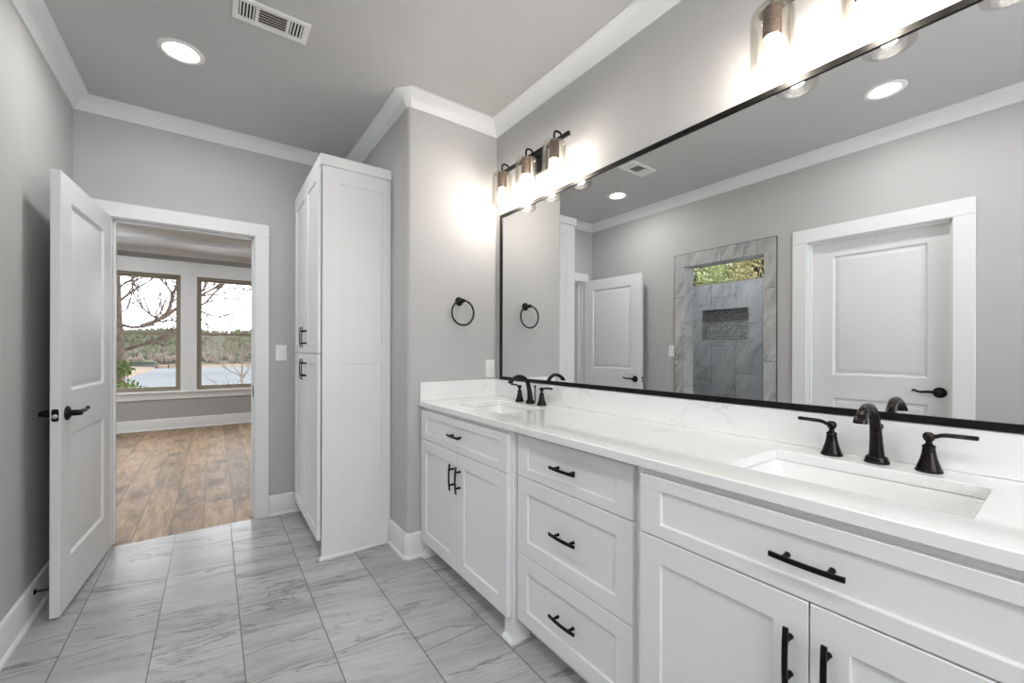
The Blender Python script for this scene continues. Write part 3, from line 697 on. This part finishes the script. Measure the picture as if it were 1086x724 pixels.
# ------------------------------------------------------------------ vanity lights
def vanity_light(yc, label):
    zc = 2.325
    t = thing('vanity_light', label, 'wall light', (XR, yc, zc), 0, 'three-shade vanity lights over the mirror')
    bm = new_bm(); box(bm, XR-0.020, yc-0.058, zc-0.064, XR-0.0005, yc+0.058, zc+0.064, 0.004, 2); obj('backplate', bm, M_BLACK, t)
    bm = new_bm(); lathe(bm, [(0.011, 0), (0.011, 0.055)], 16, (XR-0.020, yc, 2.350), (-1,0,0)); obj('stem', bm, M_BLACK, t)
    xb = XR-0.062
    bm = new_bm(); box(bm, xb-0.0075, yc-0.300, 2.340, xb+0.0075, yc+0.300, 2.361, 0.001); obj('bar', bm, M_BLACK, t)
    xs = 1.437
    for k in (1, 0, -1):
        y = yc + k*0.240
        bm = new_bm(); tube(bm, [(xb, y, 2.356), (xb-0.003, y, 2.366), (xb-0.010, y, 2.371), (xb-0.020, y, 2.374), (xs+0.020, y, 2.374), (xs+0.010, y, 2.371), (xs+0.003, y, 2.366), (xs, y, 2.352), (xs, y, 2.322)], 0.0058, 12); arm = obj('arm', bm, M_BLACK, t)
        bm = new_bm(); lathe(bm, [(0, 0.104), (0.010, 0.104), (0.017, 0.098), (0.0255, 0.094), (0.0262, 0.090), (0.0262, 0.004), (0.0245, 0.0), (0.0205, 0.0), (0.0205, 0.03), (0, 0.03)], 28, (xs, y, 2.222), caps=False); so = obj('socket', bm, M_SOCKET, t, label='brown textured socket')
        bm = new_bm(); lathe(bm, [(0.027, 0.186), (0.045, 0.185), (0.054, 0.181), (0.0595, 0.172), (0.061, 0.160), (0.0625, 0.060), (0.0635, 0.012), (0.0625, 0.003), (0.060, 0.0), (0.0575, 0.001), (0.0595, 0.012), (0.0585, 0.060), (0.0570, 0.158), (0.0555, 0.170), (0.052, 0.177), (0.044, 0.181), (0.027, 0.182), (0.027, 0.186)], 36, (xs, y, 2.128), caps=False); obj('shade', bm, M_SHADE, t, smooth=50, label='clear seeded glass shade')
        bm = new_bm(); lathe(bm, [(0, 0.098), (0.012, 0.098), (0.013, 0.070), (0.020, 0.055), (0.0275, 0.036), (0.029, 0.025), (0.026, 0.012), (0.018, 0.003), (0, 0.0)], 16, (xs, y, 2.140), caps=False); obj('bulb', bm, M_BULB, so)
    return t
vl = vanity_light(1.866, 'black bar wall light with three glowing glass shades by the wall corner')
dup(vl, (XR, YCR+0.01, 2.325), 'black bar wall light with three glowing glass shades above the sink nearest the camera')

# ------------------------------------------------------------------ ceiling lights, vent
def can_light(x, y, z, label, lens):
    t = thing('recessed_light', label, 'ceiling light', (x, y, z), 0, 'round recessed ceiling lights')
    bm = new_bm(); lathe(bm, [(0.064, -0.001), (0.068, -0.004), (0.078, -0.0065), (0.090, -0.006), (0.097, -0.0015), (0.097, 0.0), (0.064, 0.0), (0.064, -0.001)], 40, (x, y, z), caps=False); obj('trim_ring', bm, M_PLASTIC, t)
    bm = new_bm(); lathe(bm, [(0.0635, 0.0), (0.0635, -0.0008), (0.060, -0.0012), (0, -0.0014)], 32, (x, y, z), caps=False); obj('lens', bm, lens, t)
    return t
cl = can_light(-0.135, 2.69, H, 'round glowing recessed ceiling light nearest the open door', M_LENS)
dup(cl, (-0.085, 0.69, H), 'round glowing recessed ceiling light reflected above the closed white door')
dup(cl, (-0.085, -0.55, H), 'added unseen recessed fill light behind the camera')  # added lamp, out of view, fills from behind the camera

for k, (x, y) in enumerate(((-1.1, 5.4), (0.9, 5.4), (-1.1, 6.9), (0.9, 6.9))):
    o = can_light(x, y, CEIL2+0.16, 'added unseen fill light in the tray ceiling beyond the doorway', M_LENS_FILL); o['group'] = 'added fill lights in the tray ceiling'  # unseen lamps added to brighten the far room
can_light(-1.45, 2.4, H, 'added unseen fill light in the ceiling of the tiled shower', M_LENS_FILL)  # unseen lamp added to brighten the shower tiles
t = thing('ceiling_vent', 'white rectangular ceiling vent with three groups of slots', 'vent', (0.215, 2.183, H))
vx, vy, vz = 0.215, 2.183, H
secs_ = [(-0.128, -0.066), (-0.052, 0.056), (0.070, 0.124)]
bm = new_bm(); grid_slab(bm, [vx-0.152, vx+0.152], [vy-0.076, vy+0.076], [(vx+a, vx+b, vy-0.050, vy+0.050) for a, b in secs_], vz-0.010, vz-0.0005, Mz())
o = obj('face_plate', bm, M_PLASTIC, t); bv = o.modifiers.new('edge', 'BEVEL'); bv.width = 0.004; bv.segments = 2; bv.limit_method = 'ANGLE'; bv.angle_limit = math.radians(60)
bm = new_bm(); box(bm, vx-0.128, vy-0.055, vz-0.0012, vx+0.128, vy+0.055, vz-0.0004); obj('duct_shade', bm, M_DARK, t, label='dark sheet painted as the shade behind the slots')  # flat sheet with the shade of the duct put into its colour
for gi, (a, b) in enumerate(secs_):
    bm = new_bm()
    if gi == 1:
        for k in range(6):
            y = vy-0.050+0.1*(k+0.5)/6
            vs_ = [bm.verts.new(p) for p in ((vx+a, y-0.0052, vz-0.0075), (vx+b, y-0.0052, vz-0.0075), (vx+b, y+0.0046, vz-0.0035), (vx+a, y+0.0046, vz-0.0035), (vx+a, y-0.0052, vz-0.0085), (vx+b, y-0.0052, vz-0.0085), (vx+b, y+0.0046, vz-0.0045), (vx+a, y+0.0046, vz-0.0045))]
            for f in ((0,1,2,3),(4,7,6,5),(0,4,5,1),(2,6,7,3),(0,3,7,4),(1,5,6,2)): bm.faces.new([vs_[i] for i in f])
    else:
        n_ = 5 if gi == 0 else 4
        for k in range(n_):
            x = vx+a+(b-a)*(k+0.5)/n_; box(bm, x-0.0027, vy-0.050, vz-0.0085, x+0.0027, vy+0.050, vz-0.0015)
    obj('louvres', bm, M_PLASTIC, t)

# ------------------------------------------------------------------ tall pantry cabinet
PX, PY, PZ = 0.5165, 2.617, 2.310
t = thing('tall_cabinet', 'tall white four-door linen cabinet against the back wall beside the doorway', 'cabinet', ((PX+XW)/2, (PY+YB)/2, 0))
bm = new_bm(); box(bm, PX, PY+0.0195, 0.102, XW-0.002, YB-0.002, PZ+0.055); obj('body', bm, M_CAB, t)
bm = new_bm(); M = lambda u, v, n: Vector((PX + u, PY - n, v)); PW = XW-0.002-PX
panel_slab(bm, PW, PZ, 0.019, [(0.088, PW-0.057, 0.165, 1.144), (0.088, PW-0.057, 1.269, 2.222)], [(0, 0), (0.001, -0.001), (0.002, -0.0055)], M); obj('side_panel', bm, M_CAB, t, smooth=20)
bm = new_bm(); box(bm, PX+0.065, PY+0.020, 0, PX+0.083, YB-0.002, 0.102); obj('toe_kick', bm, M_CAB, t)
bm = new_bm(); sweep_path(bm, [(0,0),(0.015,0),(0.015,0.005),(0.011,0.013),(0.003,0.016),(0,0.016)], [(PX, PY+0.0195), (PX, PY), (XW-0.028, PY)]); sh = obj('shoe_moulding', bm, M_TRIM, t, smooth=25)
bm = new_bm(); sweep_path(bm, [(0.0,0.0),(0.0145,0.0),(0.0145,0.061),(0.0,0.061)], [(PX, YB-0.003), (PX, PY), (XW-0.003, PY)], PZ); obj('top_moulding', bm, M_CAB, t, smooth=25)
bm = new_bm(); box(bm, PX+0.0005, PY+0.001, PZ+0.0555, XW-0.003, YB-0.003, PZ+0.060); obj('top_board', bm, M_CAB, t)
XD = 0.4925
for z0, z1, zh in ((1.208, 2.298, 1.31), (0.112, 1.204, 1.10)):
    for y0, y1, yh in ((2.632, 3.018, 2.984), (3.022, 3.462, 3.056)):
        dr = front('door', y0, y1, z0, z1, 0.058, 0.058, t, XD)
        pull_v((XD, yh, zh), dr)

# ------------------------------------------------------------------ towel ring, switches, outlet
t = thing('towel_ring', 'black towel ring on the grey wall beside the mirror', 'towel ring', (1.266, YT, 1.537))
bm = new_bm(); lathe(bm, [(0, 0), (0.028, 0), (0.028, 0.004), (0.024, 0.009), (0.016, 0.013), (0.0115, 0.018), (0.0105, 0.044), (0.013, 0.048), (0.013, 0.058), (0.009, 0.062), (0, 0.063)], 26, (1.266, YT-0.0003, 1.537), (0,-1,0), caps=False); obj('post', bm, M_BLACK, t)
bm = new_bm(); zc_, rr = 1.462, 0.0775
pts = [Vector((1.266 + rr*math.sin(a), YT-0.053, zc_ + rr*math.cos(a))) for a in [2*PI*k/48 for k in range(48)]]
rows = []
for k, p in enumerate(pts):
    rad = (p - Vector((1.266, YT-0.053, zc_))).normalized()
    rows.append([p + rad*0.0058*math.cos(q) + Vector((0,-1,0))*0.0058*math.sin(q) for q in [2*PI*j/10 for j in range(10)]])
loft(bm, rows + [rows[0]]); bmesh.ops.remove_doubles(bm, verts=bm.verts[:], dist=1e-6); obj('ring', bm, M_BLACK, t)

def plate(name, label, cat, M, kind):
    """Wall plate; M maps (across, up, out)."""
    t = thing(name, label, cat, M(0,0,0))
    bm = new_bm(); panel_slab(bm, 0.072, 0.118, 0.006, [(0.019, 0.053, 0.025, 0.093)], [(0,0),(0.0004,-0.0035)], lambda u, v, n: M(u-0.036, v-0.059, n+0.0063), e=0.0025); obj('cover_plate', bm, M_PLASTIC, t)
    if kind == 'rocker':
        bm = new_bm(); loft(bm, [[M(u, v, 0.0029) for u, v in ((-0.0152,-0.0322),(0.0152,-0.0322),(0.0152,0.0322),(-0.0152,0.0322))], [M(u, v, n) for u, v, n in ((-0.0148,-0.0318,0.0125),(0.0148,-0.0318,0.0125),(0.0148,0.0318,0.0055),(-0.0148,0.0318,0.0055))]], True, True); obj('rocker', bm, M_PLASTIC, t)
    else:
        for s_ in (-1, 1):
            bm = new_bm(); lathe(bm, [(0.0148, 0), (0.0148, 0.0044), (0.0138, 0.0052), (0, 0.0052)], 24, M(0, s_*0.0172, 0.0029), M(0,0,1)-M(0,0,0)); so = obj('socket', bm, M_PLASTIC, t)
            for a in (-0.0045, 0.0045):
                bm = new_bm(); p, q = M(a-0.0008, s_*0.0172-0.003, 0.0078), M(a+0.0008, s_*0.0172+0.004, 0.0083); box(bm, p.x, p.y, p.z, q.x, q.y, q.z); obj('slot', bm, M_DARK, so)
    return t
plate('light_switch', 'white rocker light switch on the back wall between the doorway and the tall cabinet', 'light switch', lambda u, v, n: Vector((0.412+u, YB-0.0002-n, 1.204+v)), 'rocker')
plate('light_switch', 'white rocker light switch beside the tiled shower opening, seen in the mirror', 'light switch', lambda u, v, n: Vector((XL+0.0002+n, 2.447+u, 1.225+v)), 'rocker')
plate('wall_outlet', 'white double wall outlet just above the countertop side splash', 'outlet', lambda u, v, n: Vector((1.502+u*0.98, YT-0.0002-n, 1.106+v)), 'duplex')

# ------------------------------------------------------------------ outside the far windows: lake, hills, trees
def m_ground(name, stops, scale, rough=0.95):
    t = NT(name); t.set(rough, 0, 0.2, t.ramp(t.noise(t.coord(), scale, 6, 0.65), stops)); return t.m
K = 0.30
def kc(r, g_, b): q = srgb(r, g_, b); return (q[0]*K, q[1]*K, q[2]*K, 1)
M_HILL = m_ground('wooded_hill', [(0.3, kc(84,92,70)), (0.45, kc(112,116,92)), (0.6, kc(140,122,104)), (0.75, kc(98,112,78))], 0.06)
M_SHORE = m_ground('sandy_shore', [(0.3, kc(150,128,104)), (0.6, kc(190,170,146)), (0.8, kc(128,120,92))], 0.12)
M_BARK = m_ground('bark', [(0.3, kc(78,66,56)), (0.7, kc(146,128,112))], 9.0)
M_LEAF = m_ground('green_leaves', [(0.3, kc(92,116,58)), (0.7, kc(150,168,98))], 3.0)
M_LEAF2 = m_ground('pale_leaves', [(0.3, srgb(104,124,70)), (0.7, srgb(196,202,150))], 3.0)
M_LEAF3 = m_ground('rusty_leaves', [(0.3, srgb(122,118,78)), (0.7, srgb(200,190,146))], 3.0)
M_PINE = m_ground('hazed_pine_green', [(0.3, kc(106,114,86)), (0.7, kc(150,154,126))], 0.25)  # greyed so that distance haze sits in the tree colour
M_BARE = m_ground('hazed_bare_wood', [(0.3, kc(142,128,114)), (0.7, kc(176,164,150))], 0.2)  # paled toward grey, haze of the far bank painted in
M_DECK = m_ground('grey_deck', [(0.3, kc(110,112,116)), (0.7, kc(158,160,164))], 0.6)
def m_water():
    t = NT('lake_water'); t.set(0.5, 0, 0.0, t.ramp(t.noise(t.coord(), 0.05, 3), [(0.3, (0.112,0.121,0.125,1)), (0.7, (0.138,0.146,0.15,1))])); t.bump(t.noise(t.coord(), 0.9, 4), 0.25, 0.3); return t.m
ZW = -4.0
bm = new_bm(); box(bm, -900, 30, ZW-1, 900, 700, ZW); struct('lake', bm, m_water(), smooth=0)
def heightfield(bm, x0, x1, y0, y1, nx, ny, fz):
    vs_ = [[bm.verts.new((x0+(x1-x0)*i/nx, y0+(y1-y0)*j/ny, fz(x0+(x1-x0)*i/nx, y0+(y1-y0)*j/ny))) for i in range(nx+1)] for j in range(ny+1)]
    for j in range(ny):
        for i in range(nx): bm.faces.new((vs_[j][i], vs_[j][i+1], vs_[j+1][i+1], vs_[j+1][i]))
def far_z(x, y):
    d = y - (158 - 10*math.sin(x*0.017+1.0))
    d = max(d, min((-x - 10 - (160-y)*0.04)*0.6, (y-92)*0.5))     # a low spit of land on the trunk's side
    if d < 0: return ZW - 1.5
    base = ZW + min(1.0, d/10)*1.0 + max(0, d-10)*0.05 + max(0, d-90)*0.03
    return base + noise.noise((x*0.02, y*0.02, 0.3))*3.0*min(1, d/60) 
bm = new_bm(); heightfield(bm, -260, 320, 60, 420, 174, 120, far_z); struct('hill', bm, M_HILL)
# sandy far bank
bm = new_bm()
heightfield(bm, -160, 200, 60, 200, 120, 70, lambda x, y: (far_z(x, y)+0.12) if far_z(x, y) < ZW+0.5 else far_z(x, y)-2.5); struct('shore', bm, M_SHORE)

def blob(bm, c, r, h, rng, seg=7, rings=4, spiky=False):
    rows = []
    for i in range(rings+1):
        f = i/rings; rad = (r*(1-f) if spiky else r*math.sin(PI*(0.12+0.88*f))) + 0.02
        rows.append([Vector((c[0]+rad*(0.8+0.4*rng.random())*math.cos(2*PI*k/seg), c[1]+rad*(0.8+0.4*rng.random())*math.sin(2*PI*k/seg), c[2]+h*f)) for k in range(seg)])
    loft(bm, rows, True, True)
for nm, mat, cnt, seedv, dmin, dmax in (('forest', M_PINE, 4200, 1, 24, 250), ('bare_woods', M_BARE, 3600, 2, 5, 110)):
    bm = new_bm(); rng = random.Random(seedv)
    for _ in range(cnt):
        x = rng.uniform(-120, 150); d = dmin + (dmax-dmin)*rng.random()**1.3; y = 150 + d; z = far_z(x, y)
        if z < ZW + 0.8: continue
        pine = nm == 'forest'
        if min(abs(x+16)+abs(y-154), abs(x-9)+abs(y-168)) < 9: continue
        hh = rng.uniform(2.2, 4.4) if pine else rng.uniform(1.6, 3.4)
        blob(bm, (x, y, z-0.4), hh*rng.uniform(0.2, 0.34), hh, rng, 5, 3, pine and rng.random() < 0.5)
    o = obj(nm, bm, mat, smooth=0); o['kind'] = 'stuff'
    o['label'] = 'green pine trees covering the hill across the lake' if nm == 'forest' else 'leafless brown trees along the far bank of the lake'
# boathouses and a dock on the far bank
def boathouse(x, y, w_, d_, h_, label):
    z = far_z(x, y) - 0.1
    t = thing('boathouse', label, 'building', (x, y, z), 0, 'boathouses on the far bank')
    bm = new_bm(); box(bm, x-w_/2, y-d_/2, z, x+w_/2, y+d_/2, z+h_); obj('walls', bm, M_DECK, t)
    bm = new_bm(); r0 = [Vector((x-w_/2-0.5, yy, z+h_)) for yy in (y-d_/2-0.5, y+d_/2+0.5)]; r1 = [Vector((x, yy, z+h_*1.6)) for yy in (y-d_/2-0.5, y+d_/2+0.5)]; r2 = [Vector((x+w_/2+0.5, yy, z+h_)) for yy in (y-d_/2-0.5, y+d_/2+0.5)]
    loft(bm, [[r0[0], r1[0], r2[0]], [r0[1], r1[1], r2[1]]], True, True); obj('roof', bm, M_PINE, t)
    return t
boathouse(-16, 154, 5, 4, 1.3, 'small grey boathouse on the far bank seen through the window by the tree')
boathouse(9, 168, 5, 4, 1.5, 'small grey boathouse on the far bank seen through the window without the trunk')
t = thing('dock', 'pale wooden dock on the far bank of the lake', 'dock', (-9, 149, ZW))
bm = new_bm(); box(bm, -13, 148, ZW+0.3, -4, 150, ZW+0.55); obj('deck', bm, M_SHORE, t)
for x in (-12.5, -10, -7, -4.5):
    bm = new_bm(); lathe(bm, [(0.15, -1), (0.15, 1.0)], 8, (x, 147.8, ZW)); obj('post', bm, M_BARK, t)

# ground falling away from the house
M_YARD = m_ground('leafy_yard', [(0.3, kc(110,98,76)), (0.6, kc(146,130,104)), (0.8, kc(104,114,74))], 1.2)
def yard_z(x, y): return -1.4 - max(0, y-9)*0.19 + noise.noise((x*0.15, y*0.15, 1.0))*0.25
bm = new_bm(); heightfield(bm, -34, -0.5, 8.6, 42, 40, 40, lambda x, y: yard_z(x, y) - max(0, x+14)*0.30); struct('ground_yard', bm, M_YARD)

# bare tree close outside: trunk and crooked limbs in one piece of wood per limb
def limb(bm, pts, r0, r1, seg=8):
    n = len(pts); tube(bm, pts, [r0+(r1-r0)*k/(n-1) for k in range(n)], seg)
def twigs(bm, p, d, L, r, depth, rng):
    pts = [p]; q = p.copy(); dd = d.normalized(); n = 4
    for k in range(n):
        dd = (dd + Vector((rng.uniform(-.35,.35), rng.uniform(-.25,.25), rng.uniform(-.22,.32)))).normalized(); q = q + dd*L/n; pts.append(q.copy())
    limb(bm, pts, r, max(0.009, r*0.55), 5)
    if depth > 0:
        for k in (2, 3, 4):
            if rng.random() < 0.85:
                dd2 = (dd + Vector((rng.uniform(-.9,.9), rng.uniform(-.5,.5), rng.uniform(-.5,.8)))).normalized()
                twigs(bm, pts[k], dd2, L*0.62, r*0.5, depth-1, rng)
t = thing('bare_tree', 'bare tree trunk with crooked limbs close outside the window', 'tree', (-2.10, 14.0, yard_z(-2.1, 14.0)-4.0))
bm = new_bm(); limb(bm, [(-1.93, 14, -6.6), (-1.94, 14, -2.0), (-1.955, 14, 0.0), (-1.975, 14, 1.2), (-2.0, 14, 2.4), (-2.04, 14, 4.2), (-2.2, 14, 7.0)], 0.25, 0.10, 12); obj('trunk', bm, M_BARK, t)
rng = random.Random(12)
def at(u, v, y):   # a point of the picture at depth y, used to read limb bends off the photograph into room coordinates
    d = fw*F_PX + rt*(u-543) - up*(v-CY); s_ = y/d.y
    return Vector((0,0,EYE)) + d*s_
LIMBS = [([(124,372),(136,370),(148,366),(158,364),(168,363.5)], 14.0, 0.055, 2), ([(123,343),(140,347),(152,346),(163,342),(171,338)], 14.2, 0.04, 1),
         ([(150,346),(164,341),(175,335),(186,328),(198,318),(212,314),(226,306),(240,300)], 13.2, 0.055, 3), ([(176,335),(181,322),(183,312),(177,303),(172,298)], 13.2, 0.04, 2),
         ([(170,339),(160,334),(152,327),(150,322)], 13.2, 0.03, 2), ([(123,322),(136,312),(148,304),(160,297)], 14.0, 0.035, 2), ([(122,334),(134,328),(140,322)], 14.0, 0.022, 2), ([(196,322),(208,328),(220,333),(231,336),(242,333)], 13.5, 0.032, 2),
         ([(198,318),(208,326),(218,321),(227,311),(236,303),(243,297)], 13.3, 0.036, 2), ([(204,312),(214,309),(226,302),(236,301)], 13.6, 0.026, 2), ([(122,310),(132,300),(140,296),(150,290)], 14.1, 0.026, 2)]
for pts, y, r, dep in LIMBS:
    bm = new_bm(); P = [at(u, v, y + 0.12*math.sin(k*1.7)) for k, (u, v) in enumerate(pts)]
    limb(bm, P, r, r*0.35, 7)
    for k in range(1, len(P)):
        for _ in range(2):
            if rng.random() < 0.8:
                d = (P[k]-P[k-1]).normalized() + Vector((rng.uniform(-.7,.7), rng.uniform(-.3,.3), rng.uniform(-.3,.9)))
                twigs(bm, P[k], d, 0.8*rng.uniform(.6,1.2), max(0.017, r*0.4), 2, rng)
    obj('limb', bm, M_BARK, t)
# small bare tree by the water
t = thing('bare_sapling', 'thin pale bare tree standing in front of the lake water', 'tree', (0.6, 20, -5.6))
bm = new_bm(); rng = random.Random(5); P = [at(257.5, 470, 20), at(257.5, 425, 20), at(256.5, 400, 20), at(257, 385, 20), at(258.5, 374, 20)]
limb(bm, P, 0.06, 0.02, 7)
for k in range(1, 5):
    for s_ in (-1, 1, -1, 1): twigs(bm, P[k], Vector((s_*0.9, 0, 0.9)), 0.85, 0.02, 2, rng)
obj('trunk', bm, M_BARE, t)

def leaf_mass(bm, c, rx, ry, rz, n, size, rng):
    for _ in range(n):
        while True:
            p = Vector((rng.uniform(-1,1), rng.uniform(-1,1), rng.uniform(-1,1)))
            if 0.15 < p.length < 1: break
        p = Vector((c[0]+p.x*rx, c[1]+p.y*ry, c[2]+p.z*rz)); a = Vector((rng.uniform(-1,1), rng.uniform(-1,1), rng.uniform(-1,1))).normalized(); b = a.cross(Vector((0.3,0.8,0.5))).normalized(); s_ = size*rng.uniform(.6,1.3)
        bm.faces.new([bm.verts.new(q) for q in (p - a*s_, p + b*s_*0.38, p + a*s_, p - b*s_*0.38)])
def bush(name, label, c, r3, n, size, mat, seedv, group=None, stem_z=None):
    rng = random.Random(seedv); z0 = stem_z if stem_z is not None else c[2]-r3[2]*1.1
    t = thing(name, label, 'plant', (c[0], c[1], z0), 0, group)
    bm = new_bm(); leaf_mass(bm, c, *r3, n, size, rng); obj('foliage', bm, mat, t, smooth=0)
    bm = new_bm()
    tube(bm, [(c[0], c[1], z0), (c[0]+0.03, c[1], (z0+c[2])/2), (c[0], c[1], c[2])], [0.05, 0.035, 0.02], 7)
    for k in range(9):
        a = k*2.4; q = Vector((c[0]+math.cos(a)*r3[0]*0.7, c[1]+math.sin(a)*r3[1]*0.7, c[2]+r3[2]*rng.uniform(-.2,.7)))
        tube(bm, [Vector((c[0], c[1], c[2]-r3[2]*0.5)), (Vector(c)+q)/2 + Vector((0,0,-0.05)), q], [0.02, 0.014, 0.006], 5)
    obj('stem', bm, M_BARK, t)
    return t
p = at(127, 409, 12.6); bush('leafy_shrub', 'low green shrub at the foot of the bare tree outside the window', (p.x, p.y, p.z-0.18), (0.52, 0.35, 0.32), 420, 0.06, M_LEAF, 21, None, -2.6)
p = at(121, 391, 13.4); bush('leafy_shrub', 'small green spray of leaves against the tree trunk outside', (p.x+0.1, p.y, p.z), (0.26, 0.22, 0.22), 160, 0.06, M_LEAF, 22, None, -2.6)

# trees outside the shower window (seen in the mirror)
bm = new_bm(); heightfield(bm, -10, FX0-0.2, -3, 9.5, 12, 12, lambda x, y: -0.5 + noise.noise((x, y, 0))*0.15); struct('ground_side', bm, M_YARD)
bush('leafy_tree', 'pale green bushy tree outside the shower window, beside the shower wall end', (-4.3, 4.45, 2.7), (0.75, 0.62, 1.3), 9000, 0.042, M_LEAF2, 31, None, -0.5)
bush('leafy_tree', 'yellow green tree seen between the other two trees through the shower window', (-5.9, 4.25, 2.9), (0.7, 0.95, 1.6), 9000, 0.05, M_LEAF2, 32, None, -0.5)
bush('rusty_tree', 'tree with brownish leaves at the door end of the shower window', (-4.3, 3.15, 2.75), (0.6, 0.5, 1.2), 6500, 0.04, M_LEAF3, 33, None, -0.5)
bush('leafy_hedge', 'dense green hedge standing behind the shower window trees', (-7.9, 5.0, 2.8), (0.9, 3.4, 3.2), 14000, 0.10, M_LEAF, 34, None, -0.5)
